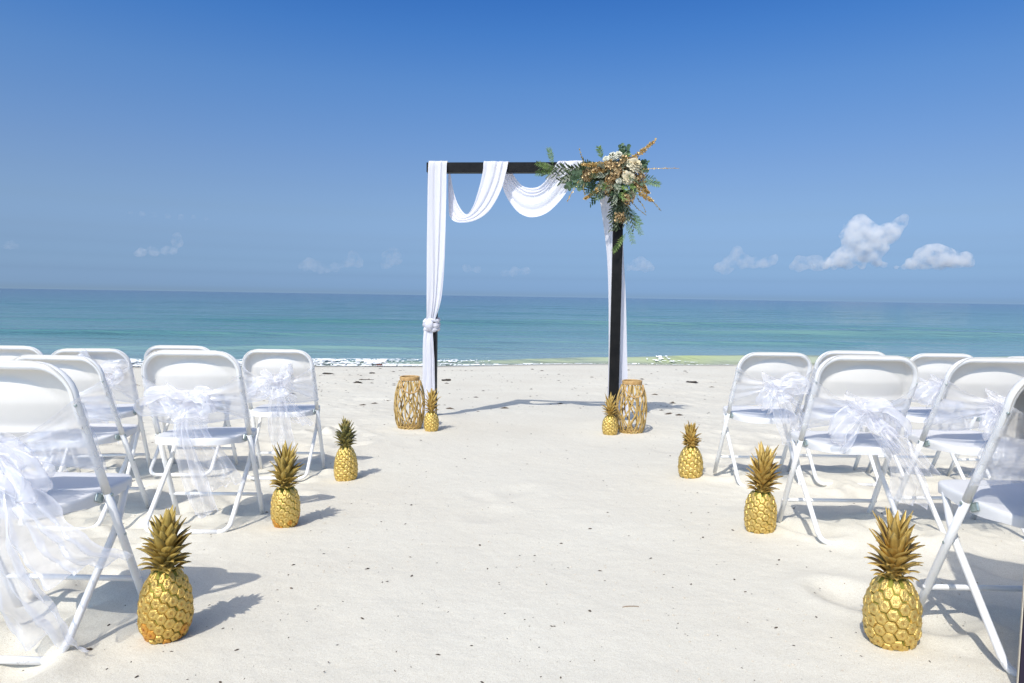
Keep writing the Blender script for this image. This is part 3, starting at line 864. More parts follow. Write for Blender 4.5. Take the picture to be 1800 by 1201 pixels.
def make_sash(key, seed):
    sp = SASH[key]; root, m = ROOTS[key]
    t = thing("chair_sash", SASH_LABEL[key], "sash", (0, 0, 0), (0, 0, 0), "organza sashes tied round the chair backs")
    t.matrix_world = m
    ky, kz = sp['k']
    kx = rail_x(kz) - 0.055
    K = Vector((kx, ky, kz))
    # front wrap across the sitter's side, round both tubes
    n, mm = 16, 40
    P = np.zeros((n, mm, 3)); A = np.zeros((n, mm))
    for i in range(n):
        v = i / (n - 1)
        for j in range(mm):
            u = -1 + 2 * j / (mm - 1)
            z0 = 0.470 + 0.018 * math.cos(u * 2.3 + seed); z1 = 0.690 - 0.012 * math.cos(u * 1.9 + seed)
            z = z0 + (z1 - z0) * v
            y = (HW + 0.0145) * u
            x = rail_x(z) + 0.0145 * math.cos(max(abs(u) - 0.94, 0) / 0.06 * 1.4) + 0.008
            x += 0.004 * math.sin(v * 17 + 2 * u + seed) + 0.006 * float(fbm(u * 2 + seed, v * 4, 7, 2))
            P[i, j] = (x, y, z)
            A[i, j] = (0.5 if (i in (0, n - 1)) else 0.0) + 0.12 * max(0, float(fbm(u * 3, v * 9 + seed, 8, 2)))
    mb = MB().grid(P, A)
    # rear wraps: from each tube gathered to the knot
    for s in (1, -1):
        n, mm = 20, 30
        P = np.zeros((n, mm, 3)); A = np.zeros((n, mm))
        for j in range(mm):
            q = j / (mm - 1)                       # 0 at the tube, 1 at the knot
            y = s * (HW + 0.0145) * (1 - q) + ky * q
            for i in range(n):
                v = i / (n - 1)
                z0 = (0.472 + 0.010 * math.sin(seed)) * (1 - q) + (kz - 0.022) * q + 0.012 * math.sin(q * 3.1)
                z1 = (0.700 - 0.010 * math.cos(seed * 2)) * (1 - q) + (kz + 0.022) * q - 0.030 * math.sin(q * 3.1)
                z = z0 + (z1 - z0) * v
                xb = rail_x(z) - 0.0145
                x = xb * (1 - q ** 1.3) + (kx + 0.012) * q ** 1.3 - 0.030 * math.sin(q * 3.1) * (1.0 if s * ky >= 0 else 1.1)
                if q < 0.05: x = rail_x(z) - 0.0145 * math.sin(q / 0.05 * 1.57)
                g = (0.003 + 0.007 * q) * math.sin(v * 21 + 3 * math.sin(seed + q * 2))
                x += g + 0.010 * float(fbm(q * 2.5 + seed, v * 3, 17, 2))
                z += 0.5 * g
                P[i, j] = (x, y, z)
                A[i, j] = max((0.6 if i in (0, n - 1) else 0.0), 0.55 * max(0, (q - 0.65) / 0.35)) + 0.22 * max(0, float(fbm(q * 4, v * 12 + seed, 18, 2)))
        mb.grid(P if s > 0 else P[:, ::-1], A if s > 0 else A[:, ::-1])
    mb.obj("wrap", MT['organza'], t, attr="dense")
    # knot
    nl, na = 12, 18
    P = np.zeros((nl, na, 3))
    for i in range(nl):
        a = math.pi * (0.02 + 0.96 * i / (nl - 1))
        for j in range(na):
            b = 2 * math.pi * j / na
            d = Vector((math.sin(a) * math.cos(b), math.sin(a) * math.sin(b), math.cos(a)))
            r = 1 + 0.28 * math.sin(b * 5 + seed) * math.sin(a) + 0.3 * float(fbm(b * 1.5 + seed, a * 3, 4, 2))
            P[i, j] = K + Vector((d.x * 0.022, d.y * 0.030, d.z * 0.030)) * r
    MB().grid(P, np.full((nl, na), 0.45), closed=True).obj("knot", MT['organza'], t, attr="dense")
    # loops
    for li, (ly, lz) in enumerate(sp['loops']):
        e = Vector((-0.045, ly, lz))
        path = [K, K + Vector((-0.03, ly * 0.45, lz * 0.5 + 0.035)), K + e + Vector((0, 0, 0.022)), K + e * 1.12 + Vector((0.012, 0, -0.02)),
                K + Vector((0.0, ly * 0.6, lz * 0.7 - 0.045)), K + Vector((0.006, 0, -0.012))]
        mb = MB()
        ribbon(mb, path, lambda t_: (0.85, 0.12, 0.5), [(0, 0.018), (0.3, 0.055), (0.5, 0.068), (0.75, 0.055), (1, 0.018)], 2.3,
               [(0, 0.004), (0.5, 0.020), (1, 0.004)], seed + li * 2.3, n=40, m=22, gather=[(0, 0.35), (0.2, 0.0), (0.8, 0.0), (1, 0.35)])
        mb.obj("bow_loop", MT['organza'], t, attr="dense")
    mb = MB()      # loose crumpled cloth bunched over the knot
    ribbon(mb, [K + Vector((-0.02, 0.095, 0.030)), K + Vector((-0.045, 0.05, -0.005)), K + Vector((-0.040, 0.0, -0.03)), K + Vector((-0.045, -0.06, -0.02)), K + Vector((-0.025, -0.11, -0.065))],
           lambda t_: (0.1, 0.25 * math.sin(4 * t_ + seed), 1), [(0, 0.05), (0.5, 0.075), (1, 0.06)], 1.7, [(0, 0.016), (0.5, 0.020), (1, 0.020)], seed * 2.1 + 3, n=44, m=34)
    mb.obj("ruffle", MT['organza'], t, attr="dense")
    for ti, (tp, w) in enumerate(sp['tails']):
        mb = MB()
        ribbon(mb, [K + Vector(p) for p in tp], lambda t_: (0.25 * math.sin(3 * t_ + seed), 1, 0.35 * math.sin(2 * t_ + seed + ti)),
               [(0, 0.016), (0.25, w * 0.62), (0.6, w * 0.95), (1, w)], 2.6 + ti, [(0, 0.006), (0.4, 0.016), (1, 0.024)], seed * 1.3 + 4 * ti, n=54, m=30,
               gather=[(0, 0.4), (0.18, 0.12), (0.4, 0.0), (0.975, 0.0), (0.985, 0.5), (1, 0.5)])
        mb.obj("tail", MT['organza'], t, attr="dense")
for i, c in enumerate(CH):
    make_sash(c[0], 1.0 + 1.37 * i)

# ------------------------------------------------------------------ gold pineapples
def leaf_mesh(name, L, W, curl, bend, seg=6):
    """tapering channelled leaf growing along +z, curling outwards to +x"""
    mb = MB(); vs, fs = [], []
    x = z = 0.0
    for i in range(seg + 1):
        t = i / seg
        w = W * (1 - t ** 2.2) * (0.72 + 0.5 * math.sin(min(t * 2.2, 1.57))) + 0.0004
        a = bend + curl * t ** 1.6
        if i: x += math.sin(a) * L / seg; z += math.cos(a) * L / seg
        ch = 0.34 * w
        nx, nz = -math.cos(a), math.sin(a)
        for s, d, th_ in ((-1, ch, 0), (0, 0, 0), (1, ch, 0), (0, -0.0016, 1)):
            vs.append((x + nx * d, s * w, z + nz * d))
    for i in range(seg):
        a, b = i * 4, i * 4 + 4
        fs += [(a, a + 1, b + 1, b), (a + 1, a + 2, b + 2, b + 1), (a + 2, a + 3, b + 3, b + 2), (a + 3, a, b, b + 3)]
    mb.add(vs, fs)
    return mb

EYE = None
def eye_verts():
    """one fruitlet: raised six-sided cushion with a sunken heart and a dry bract point"""
    vs, fs, at = [], [], []
    n = 6
    rings = [(1.0, -0.12, 0), (0.90, 0.30, 0), (0.56, 0.50, 0.0), (0.22, 0.44, 0.4)]
    for k, (r, h, c) in enumerate(rings):
        for i in range(n):
            a = 2 * math.pi * i / n
            rr = r * (1.0 if k < 2 else 0.97)
            vs.append((h + (0.05 if (k in (1, 2) and math.sin(a) > 0) else 0), math.cos(a) * rr, math.sin(a) * rr * 1.0)); at.append(c)
    b = len(vs); vs.append((0.38, 0, 0)); at.append(0.8)
    for k in range(len(rings) - 1):
        for i in range(n):
            i2 = (i + 1) % n
            fs.append((k * n + i, k * n + i2, (k + 1) * n + i2, (k + 1) * n + i))
    for i in range(n): fs.append((3 * n + i, 3 * n + (i + 1) % n, b))
    s = len(vs)
    vs += [(0.48, -0.15, -0.20), (0.48, 0.15, -0.20), (0.80, 0, 0.22), (0.46, 0, -0.02)]; at += [0.9, 0.9, 0.5, 0.9]
    fs += [(s, s + 1, s + 2), (s + 1, s + 3, s + 2), (s + 3, s, s + 2)]
    return vs, fs, at
EV, EF, EA = eye_verts()

def pineapple(label, loc, hb, rmax, hc, n_around, rows, tilt, spin, body_mat, leaf_mat, seed, shape=0.42, each_eye=True, each_leaf=True, nleaf=76, top_r=0.5, lean=(0, 0), bottom_r=0.66, long_leaf=1.0, stain=False):
    rr = random.Random(seed)
    z0 = ground_z(loc[0], loc[1]); hc *= {3: 0.80, 5: 0.86, 14: 0.88, 17: 0.90, 20: 0.88, 23: 0.94}.get(seed, 1.0)
    t = thing("pineapple", label, "pineapple", (loc[0], loc[1], z0 - 0.004), (tilt[0], tilt[1], spin), "gold painted pineapples lining the aisle and arch")
    def prof(v):       # v 0 bottom .. 1 top
        if v < shape:
            q = (shape - v) / shape; return rmax * (1 - (1 - bottom_r) * q ** 2.4)
        q = (v - shape) / (1 - shape); return rmax * (1 - (1 - top_r) * q ** 2.7)
    sub = 0.955
    pr = [(0.001, 0.0), (prof(0) * 0.86, 0.0)] + [(prof(v) * sub, hb * v) for v in np.linspace(0.02, 1, 18)] + [(prof(1) * 0.55, hb * 1.03), (0.003, hb * 1.035)]
    rind = MB().lathe(pr, 28).obj("rind", MT['groove'], t, attr="centre")
    me = MB().add(EV, EF, EA).mesh("eye", MT[body_mat], attr="centre"); me.set_sharp_from_angle(angle=R(40))
    stained = me.copy(); stained.materials[0] = MT['goldstain']
    joined = MB()
    for r in range(rows):
        v = (r + 0.55) / rows
        v = min(v, 0.985)
        rad = prof(v)
        dv = 0.004
        slope = math.atan2((prof(min(v + dv, 1)) - prof(max(v - dv, 0))), 2 * dv * hb)
        na = n_around
        for k in range(na):
            a = 2 * math.pi * (k + 0.5 * (r % 2)) / na + 0.035 * r + 0.03 * rr.uniform(-1, 1)
            sx = 0.667 * math.pi * rad / na * 0.995
            sz = hb / rows * 2 / 1.732 * 0.995
            hgt = 0.0105 * (sx / 0.015) * rr.uniform(0.85, 1.15)
            m = (Matrix.Translation((math.cos(a) * rad * sub, math.sin(a) * rad * sub, hb * v + 0.001 * rr.uniform(-1, 1)))
                 @ Matrix.Rotation(a, 4, 'Z') @ Matrix.Rotation(slope * -1.0 * -1.0, 4, 'Y')
                 @ Matrix.Rotation(rr.uniform(-0.06, 0.06), 4, 'X'))
            sc = Matrix.Diagonal((hgt, sx, sz, 1))
            if each_eye:
                o = link("eye", stained if (stain and r < 4 and rr.random() < 0.75 - 0.2 * r) else me, rind); o.matrix_local = m @ sc @ Matrix.Rotation(rr.uniform(-0.1, 0.1), 4, "Y") @ Matrix.Diagonal((1, rr.uniform(0.93, 1.05), rr.uniform(0.93, 1.05), 1))
            else:
                mm = m @ sc
                joined.add([mm @ Vector(p) for p in EV], EF, EA)
    if not each_eye:
        o = joined.obj("eyes", MT[body_mat], rind, attr="centre"); o["kind"] = "stuff"
    # crown
    base = Vector((0, 0, hb * 1.0))
    ax = Vector((lean[0], lean[1], 1)).normalized()
    variants = []
    for q in range(6):
        f = q / 5                      # 0 outer short ... 1 inner long
        L = hc * (0.25 + 0.36 * f) * (long_leaf if f > 0.3 else 1); W = 0.0095 + 0.0070 * math.sin(f * 2.6)
        variants.append(leaf_mesh("leaf", L, W, 0.75 - 0.85 * f + (0.22 if q % 2 else 0), 0.0).mesh("leaf", MT[leaf_mat]))
    jl = MB()
    jl.tube([base - ax * 0.005, base + ax * hc * 0.3, base + ax * hc * 0.55], [0.024, 0.016, 0.004], 8)
    crown = jl.obj("crown", MT[leaf_mat], t) if each_leaf else None
    for k in range(nleaf):
        f = (k + 0.5) / nleaf          # 0 bottom ... 1 top
        a = k * 2.39996 + rr.uniform(-0.2, 0.2)
        h = hc * (0.02 + 0.48 * f ** 1.05)
        rad = 0.026 * (1 - 0.75 * f)
        out = R(50) * (1 - f) ** 0.85 + R(7) + rr.uniform(-0.10, 0.10)
        q = min(5, max(0, int(f * 6 + rr.uniform(-0.7, 0.7))))
        p = base + ax * h + Vector((math.cos(a) * rad, math.sin(a) * rad, 0))
        m = Matrix.Translation(p) @ Matrix.Rotation(a, 4, 'Z') @ Matrix.Rotation(out, 4, 'Y') @ Matrix.Rotation(rr.uniform(-0.25, 0.25), 4, 'Z')
        s = rr.uniform(0.82, 1.16)
        m = m @ Matrix.Diagonal((1, rr.uniform(0.85, 1.2), s, 1))
        if each_leaf:
            o = link("leaf", variants[q], crown); o.matrix_local = m
        else:
            d = variants[q]
            jl.add([m @ v.co for v in d.vertices], [tuple(p_.vertices) for p_ in d.polygons])
    if not each_leaf: jl.obj("crown", MT[leaf_mat], t)
    return t

pineapple("large gold pineapple at bottom left with broad olive-gold crown and orange-stained base", (-0.979, 1.897), 0.196, 0.069, 0.205, 9, 13, (0, R(0.8)), 0.3,
          'gold', 'crown_olive', 3, shape=0.38, nleaf=80, stain=True)
pineapple("gold pineapple on the left beside the middle chair, pointed olive crown", (-1.014, 3.035), 0.176, 0.062, 0.205, 9, 13, (0, 0), 1.1,
          'gold2', 'crown_olive', 5, shape=0.45, top_r=0.66, nleaf=72, long_leaf=1.15, stain=True)
pineapple("gold pineapple on the left with the greenest crown, farthest up the left aisle", (-0.992, 4.065), 0.204, 0.068, 0.165, 9, 14, (0, 0), 2.0,
          'gold2', 'crown_green', 8, shape=0.30, top_r=0.48, nleaf=70, each_eye=False, bottom_r=0.78)
pineapple("small gold pineapple at the foot of the left arch post, against the white drape", (-0.707, 6.02), 0.165, 0.064, 0.215, 8, 11, (0, 0), 0.6,
          'gold2', 'crown_gold', 11, shape=0.42, nleaf=46, each_eye=False, each_leaf=False, bottom_r=0.76, top_r=0.62)
pineapple("large gold pineapple at bottom right, bent gold leaf tips and bright scaly eyes", (1.101, 1.90), 0.193, 0.071, 0.205, 8, 11, (0, R(-2.5)), 0.9,
          'gold2', 'crown_gold', 14, shape=0.40, nleaf=80, bottom_r=0.74, top_r=0.52)
pineapple("straight-sided gold pineapple on the right aisle with tall golden crown", (1.140, 3.043), 0.176, 0.067, 0.225, 8, 12, (0, R(0.5)), 0.2,
          'gold2', 'crown_gold', 17, shape=0.45, nleaf=76, bottom_r=0.84, top_r=0.62, lean=(0.08, 0))
pineapple("gold pineapple on the right farthest up the aisle, short stubby golden crown", (1.121, 4.18), 0.185, 0.072, 0.165, 8, 11, (0, R(1)), 1.7,
          'gold2', 'crown_gold', 20, shape=0.34, nleaf=66, each_eye=False, bottom_r=0.80, top_r=0.52, lean=(0.12, 0))
pineapple("small gold pineapple leaning by the right arch post and wicker lantern", (0.882, 5.99), 0.165, 0.067, 0.20, 8, 11, (0, R(1)), 2.6,
          'gold2', 'crown_gold', 23, shape=0.42, nleaf=46, each_eye=False, each_leaf=False, bottom_r=0.80, top_r=0.55)

# ------------------------------------------------------------------ wicker lanterns
def lantern(label, x, y, spin):
    z = ground_z(x, y) - 0.004
    t = thing("wicker_lantern", label, "lantern", (x, y, z), (0, 0, spin), "wicker lanterns at the arch posts")
    H = 0.475
    zs = np.array([0.0, 0.04, 0.12, 0.22, 0.32, 0.40, 0.445]); rs = np.array([0.092, 0.112, 0.131, 0.137, 0.130, 0.108, 0.086])
    def rad(v): 
        # smooth interpolation of the barrel
        return float(np.interp(v, np.linspace(0, 0.445, 60), np.convolve(np.pad(np.interp(np.linspace(0, 0.445, 60), zs, rs), 4, 'edge'), np.ones(9) / 9, 'valid')))
    n = 15
    for fam in (1, -1):
        mb = MB()
        for k in range(n):
            a0 = 2 * math.pi * k / n + (0.09 if fam < 0 else 0)
            j = rng.uniform(-0.05, 0.05)
            for dbl in (0, 0.052):
                pts = []
                for q in range(15):
                    v = q / 14
                    zz = 0.012 + 0.425 * v
                    a = a0 + dbl + fam * (0.95 * v + 0.13 * math.sin(v * 8 + k * 1.7)) + j
                    r = rad(zz) + fam * 0.0034 + 0.002 * math.sin(v * 7 + k)
                    pts.append((r * math.cos(a), r * math.sin(a), zz))
                mb.tube(pts, 0.0036, 6, False)
        o = mb.obj("cane_lattice", MT['rattan'], t)
    def ring(r, zz, rr, mb, sy=1):
        mb.tube([(r * math.cos(2 * math.pi * k / 32), r * math.sin(2 * math.pi * k / 32), zz) for k in range(33)], rr, 7, False)
    mb = MB()
    for zz, r in ((0.448, 0.085), (0.456, 0.0855), (0.464, 0.0855), (0.471, 0.085)): ring(r, zz, 0.0055, mb)
    mb.obj("rim", MT['rattan_rim'], t)
    mb = MB(); ring(0.098, 0.008, 0.006, mb); ring(0.088, 0.014, 0.006, mb)
    mb.obj("base_ring", MT['rattan'], t)
    MB().lathe([(0.001, 0.006), (0.088, 0.006), (0.088, 0.014), (0.001, 0.014)], 24).obj("base_disc", MT['rattan_rim'], t)
    # scalloped loops round the foot
    mb = MB()
    for k in range(16):
        a = 2 * math.pi * k / 16
        pts = []
        for q in range(7):
            b = a + (q / 6 - 0.5) * 0.5; zz = 0.004 + 0.028 * math.sin(q / 6 * math.pi)
            r = 0.103 + 0.006 * math.sin(q / 6 * math.pi)
            pts.append((r * math.cos(b), r * math.sin(b), zz))
        mb.tube(pts, 0.0035, 5, False)
    mb.obj("foot_loops", MT['rattan'], t)
    # carrying handle hanging down in front
    pts = []
    for q in range(19):
        b = math.pi * q / 18
        x_ = -0.083 * math.cos(b); dn = 0.105 * math.sin(b) ** 0.75
        zz = 0.445 - dn
        r = max(rad(min(zz, 0.44)), 0.086) + 0.017
        yy = -math.sqrt(max(r * r - x_ * x_, 0.0)) if abs(x_) < r else 0
        pts.append((x_, yy, zz))
    MB().tube(pts, 0.0062, 8).obj("handle", MT['rattan_rim'], t)
    return t
lantern("barrel-shaped wicker lantern left of the left arch post", -0.921, 6.15, 0.25)
lantern("barrel-shaped wicker lantern right of the right arch post", 1.0895, 6.12, 0.05)

# ------------------------------------------------------------------ arch
AX0, AXK = -0.81, 0.005683
def ay(X): return 6.9 - (X + 0.81) * 0.093
def ap(px, py, d=0.0):
    """point on the arch's plane; d = distance in front of it (towards the seats)"""
    X = AX0 + (px - 760.5) * AXK + (py - 508) * 5.4e-5
    k = 0.00575 - (px - 760.5) / 321.5 * 0.00016
    return Vector((X + 0.093 * d * -1, ay(X) - d, 2.200 - (py - 287) * k))
AW = 0.0475
yaw_a = -math.atan(0.093)
rotA = Matrix.Rotation(yaw_a, 3, 'Z')
zl, zr = ground_z(-0.81, 6.9), ground_z(1.017, 6.73)
arch = thing("wedding_arch", "black wooden square wedding arch standing on the sand before the sea", "arch", (0.10, ay(0.10), (zl + zr) / 2))
def under(o, root):
    o.parent = root; o.matrix_parent_inverse = Matrix.Identity(4)
    o.location = -root.location if o.type == 'MESH' else o.location
    return o
for X, zg in ((-0.81, zl), (1.017, zr)):
    h0, h1 = zg - 0.12, 2.2 - 2 * AW - 0.002
    under(MB().box((X, ay(X), (h0 + h1) / 2), (AW, AW, (h1 - h0) / 2), rotA, 0.003).obj("post", MT['blackwood'], None, smooth=False), arch)
xa, xb = -0.81 - AW - 0.012, 1.017 + AW + 0.006
ln = (xb - xa) / math.cos(yaw_a) / 2
under(MB().box(((xa + xb) / 2, ay((xa + xb) / 2), 2.2 - AW), (ln, AW + 0.002, AW), rotA, 0.003).obj("beam", MT['blackwood'], None, smooth=False), arch)

# ------------------------------------------------------------------ drape
drape = thing("arch_drape", "long white chiffon drape swagged over the black arch and knotted on its left post", "drape", (0.10, ay(0.10), (zl + zr) / 2))
def cr(arr, t):
    """catmull-rom over rows of numbers, t in 0..1"""
    arr = np.asarray(arr, float); L = len(arr) - 1
    q = t * L; i = min(int(q), L - 1); f = q - i
    p0, p1, p2, p3 = arr[max(i - 1, 0)], arr[i], arr[i + 1], arr[min(i + 2, L)]
    return 0.5 * (2 * p1 + (p2 - p0) * f + (2 * p0 - 5 * p1 + 4 * p2 - p3) * f * f + (3 * p1 - p0 - 3 * p2 + p3) * f ** 3)
def cloth(name, rows, folds, amp, seed, n=80, m=64, endfade=0.0):
    """rows: (px inner, py inner, px outer, py outer, depth inner, depth outer)"""
    P = np.zeros((n, m, 3))
    for i in range(n):
        t = i / (n - 1)
        a = cr(rows, t)
        A, B = ap(a[0], a[1], a[4]), ap(a[2], a[3], a[5])
        w = (B - A).length
        for j in range(m):
            s = j / (m - 1)
            p = A.lerp(B, s)
            ph = 0.9 * float(vnoise(t * 1.4 + seed, 3.3, 9)) + 1.5 * float(vnoise(t * 2 + seed, s * 3, 10)) + 0.9 * float(vnoise(seed, s * 2.5, 15))
            env = math.sin(math.pi * min(max(s, 0.0), 1.0)) ** 0.35
            k = amp * min(1.0, w / 0.10)
            d = k * (math.sin((s * folds + ph) * 2 * math.pi) + 0.16 * math.sin((s * folds * 2.3 + ph * 1.6 + seed) * 2 * math.pi)) * env
            d += 0.3 * k * float(fbm(t * 5 + seed, s * 7, 12, 2))
            ex = 0.0025 * float(vnoise(t * 9 + seed, seed, 14)) * (1 if s > .5 else -1)
            P[i, j] = p + Vector((ex, -d, 0.0))
    return under(MB().grid(P).obj(name, MT['chiffon'], None), drape)
cloth("left_fall", [(756, 300, 789, 300, -.065, -.065), (757, 285.5, 789, 285.5, -.045, -.045), (757, 285.3, 789, 285.3, 0.02, 0.02), (757, 286, 789, 286, .066, .066),
                    (756.5, 300, 788.5, 300, .085, .085), (755.5, 350, 788, 350, .09, .09), (754.5, 410, 787, 410, .095, .095), (754, 465, 785, 465, .095, .095),
                    (753.5, 510, 781, 510, .09, .09), (753, 535, 776, 535, .085, .085), (752.5, 552, 770, 552, .075, .07), (752, 562, 767, 562, .065, .06)], 2.6, 0.0075, 1.3, n=110)
cloth("lower_fall", [(750, 568, 763, 568, .055, .06), (747.5, 580, 763.5, 580, .07, .07), (746.5, 600, 765, 600, .08, .08), (746, 640, 767, 640, .085, .08), (745, 680, 768, 680, .09, .08),
                     (744, 705, 768.5, 705, .09, .08), (743, 727, 769, 727, .09, .08)], 2.1, 0.0065, 4.1, n=60)
# knot: three wound bands round the post
mb = MB()
for bi, (pyc, rr_, tl) in enumerate(((559.5, 0.021, 0.10), (566.5, 0.024, -0.06), (574.5, 0.021, 0.05))):
    c = ap(760.0, pyc, 0.0); pts = []
    for q in range(41):
        a = 2 * math.pi * q / 40
        sq = (abs(math.cos(a)) ** 3 + abs(math.sin(a)) ** 3) ** (-1 / 3)
        r = (AW + 0.016) * sq
        pts.append(c + Vector((r * math.cos(a) - 0.006, r * math.sin(a), tl * r * math.cos(a) + 0.006 * math.sin(3 * a + bi))))
    mb.tube(pts, [rr_ * (1 + 0.18 * math.sin(q * 0.9 + bi * 2)) for q in range(41)], 12, False)
c0 = ap(757.5, 567, 0.085)
nl, na = 14, 22
P = np.zeros((nl, na, 3))
for i in range(nl):
    a = math.pi * (0.02 + 0.96 * i / (nl - 1))
    for j in range(na):
        b = 2 * math.pi * j / na
        d = Vector((math.sin(a) * math.cos(b), math.sin(a) * math.sin(b), math.cos(a)))
        r = 1 + 0.10 * math.sin(d.x * 9 + d.z * 14) + 0.25 * float(fbm(b, a * 2, 44, 2))
        P[i, j] = c0 + Vector((d.x * 0.042, d.y * 0.030, d.z * 0.052)) * r
mb.grid(P, closed=True)
under(mb.obj("knot", MT['chiffon'], None), drape)
cloth("first_swag", [(789.5, 296, 786, 296, -.075, -.085), (791, 308, 786, 318, -.075, -.085), (797, 336, 787, 352, -.06, -.07), (807, 360, 790.5, 377, -.03, -.03), (821, 374.5, 805, 388.5, 0.0, 0.02),
                     (834, 361, 836, 387.5, .04, .07), (845, 331, 863, 371, .07, .10), (851.5, 304, 883, 337, .085, .10), (852.5, 291, 892, 304, .08, .085), (853, 285.6, 894.5, 288, .06, .06),
                     (853, 285.2, 895, 285.2, .02, .02), (854, 285.6, 896, 285.6, -.045, -.045), (856, 300, 898, 300, -.075, -.075)], 2.5, 0.010, 7.7, n=120, m=72)
cloth("second_swag", [(890, 290, 872, 296, -.075, -.085), (899, 300, 880, 318, -.078, -.09), (908, 314, 886, 335, -.07, -.08), (918, 324.5, 897, 354, -.05, -.05), (931, 329, 914, 373, -.02, 0.0),
                      (945, 328.5, 936, 381, .02, .05), (957, 321, 961, 375, .05, .09), (966, 309, 985, 353, .075, .10), (973, 297, 1004, 325, .085, .10), (978, 289, 1016, 302, .075, .09),
                      (981, 285.4, 1022, 286, .05, .06), (982, 284.6, 1024, 284.6, .0, .0), (982, 286, 1024, 286, -.05, -.05)], 2.6, 0.012, 11.9, n=120, m=72)
cloth("right_fall", [(1050, 300, 1092, 300, -.07, -.07), (1050, 335, 1091, 335, -.08, -.08), (1054, 362, 1091, 362, -.066, -.064), (1060, 400, 1092, 400, -.066, -.062), (1066, 450, 1094.5, 450, -.066, -.060),
                     (1069.5, 520, 1099, 520, -.066, -.058), (1071, 600, 1102, 600, -.066, -.058), (1071, 660, 1104.5, 660, -.066, -.058), (1070, 700, 1106, 700, -.066, -.058), (1069, 732, 1107, 732, -.066, -.058)], 2.4, 0.008, 15.1, n=110)

# ------------------------------------------------------------------ flowers on the arch's right corner
bq = thing("flower_arrangement", "cream roses, gold hydrangeas and greenery on the arch's top right corner", "flowers", tuple(ap(1082, 315, 0.12)))
br = random.Random(5)
def bput(mb, name, mat):
    return under(mb.obj(name, MT[mat], None), bq)
def petal(mb, c, out, upv, L, W, cup, seg=4, tip=0.25):
    out = out.normalized(); side = out.cross(upv).normalized(); nrm = side.cross(out).normalized()
    vs, fs = [], []
    for i in range(seg + 1):
        t = i / seg
        w = W * math.sin(math.pi * min(0.12 + 0.80 * t, 1)) ** 0.7 + tip * W * 0.02
        if i == seg: w *= 0.45
        h = cup * t * t * L
        for s in (-1, 0, 1):
            vs.append(c + out * (L * t * (1 - 0.25 * cup * t)) + side * (s * w) + nrm * (h + 0.18 * abs(s) * w))
    for i in range(seg):
        for j in range(2):
            a = i * 3 + j
            fs.append((a, a + 1, a + 4, a + 3))
    mb.add(vs, fs)
def rose(c, r, face, mat, layers=5):
    face = face.normalized(); ref = Vector((0.3, 0.2, 1)); e1 = face.cross(ref).normalized(); e2 = face.cross(e1)
    mb = MB()
    for l in range(layers):
        f = l / (layers - 1)
        n = 4 + l * 2
        for k in range(n):
            a = 2 * math.pi * (k + 0.5 * (l % 2)) / n + br.uniform(-0.15, 0.15)
            d = e1 * math.cos(a) + e2 * math.sin(a)
            opn = 0.15 + 0.75 * f
            out = d * opn + face * (1 - opn) * 1.0
            petal(mb, c + d * r * 0.10 * f - face * r * 0.35 * f, out, face * -1.0 if False else face, r * (0.55 + 0.55 * f) * br.uniform(0.9, 1.08), r * (0.30 + 0.22 * f), -0.45 + 0.15 * f)
    bput(mb, "rose", mat)
def blossom_head(c, r, n, ps, mat, name):
    """ball of small four-petalled florets"""
    mb = MB()
    for k in range(n):
        zc = 1 - 2 * (k + 0.5) / n; a = k * 2.39996
        d = Vector((math.sqrt(1 - zc * zc) * math.cos(a), math.sqrt(1 - zc * zc) * math.sin(a), zc))
        if d.y > 0.55: continue
        p = c + d * r * br.uniform(0.55, 1.25)
        d2 = (d + Vector((br.uniform(-.8, .8), br.uniform(-.8, .8), br.uniform(-.8, .8)))).normalized()
        e1 = d2.cross(Vector((0.2, 0.3, 1))).normalized(); e2 = d2.cross(e1)
        b0 = br.uniform(0, 1.57)
        for q in range(4):
            b = b0 + q * 1.5708
            o = e1 * math.cos(b) + e2 * math.sin(b) + d2 * 0.25
            petal(mb, p, o, d2, ps * br.uniform(0.8, 1.2), ps * 0.45, 0.2, seg=2)
    # dark heart that the florets sit on
    core = bmesh_sphere(c, r * 0.5)
    mb.add(*core)
    bput(mb, name, mat)
def bmesh_sphere(c, r, nl=7, na=10):
    vs, fs = [], []
    for i in range(nl + 1):
        a = math.pi * i / nl
        for j in range(na):
            b = 2 * math.pi * j / na
            vs.append(c + Vector((math.sin(a) * math.cos(b), math.sin(a) * math.sin(b), math.cos(a))) * r)
    for i in range(nl):
        for j in range(na):
            j2 = (j + 1) % na
            fs.append((i * na + j, i * na + j2, (i + 1) * na + j2, (i + 1) * na + j))
    return vs, fs
def curve_pts(p0, p1, sag, n=12):
    return [p0.lerp(p1, t / (n - 1)) + Vector((0, 0, -sag * math.sin(math.pi * t / (n - 1)))) for t in range(n)]
def spray(p0, p1, r, mat, dens=70, bead=0.012):
    """statice / astilbe spike: stem with clustered small blooms"""
    mb = MB(); pts = curve_pts(p0, p1, 0.01)
    mb.tube(pts, 0.002, 5)
    for k in range(dens):
        t = br.random() ** 0.9
        q = t * (len(pts) - 1); i = min(int(q), len(pts) - 2); c = pts[i].lerp(pts[i + 1], q - i)
        rr_ = r * (1 - 0.75 * t)
        d = Vector((br.gauss(0, 1), br.gauss(0, 1), br.gauss(0, 1))).normalized()
        p = c + d * rr_ * br.random() ** 0.5
        for _ in range(3):
            o = (d + Vector((br.uniform(-1, 1), br.uniform(-1, 1), br.uniform(-1, 1)))).normalized()
            petal(mb, p, o, Vector((o.y, -o.x, 0.4)), bead * br.uniform(0.9, 1.7), bead * 0.55, 0.3, seg=2)
    bput(mb, "gold_spray", mat)
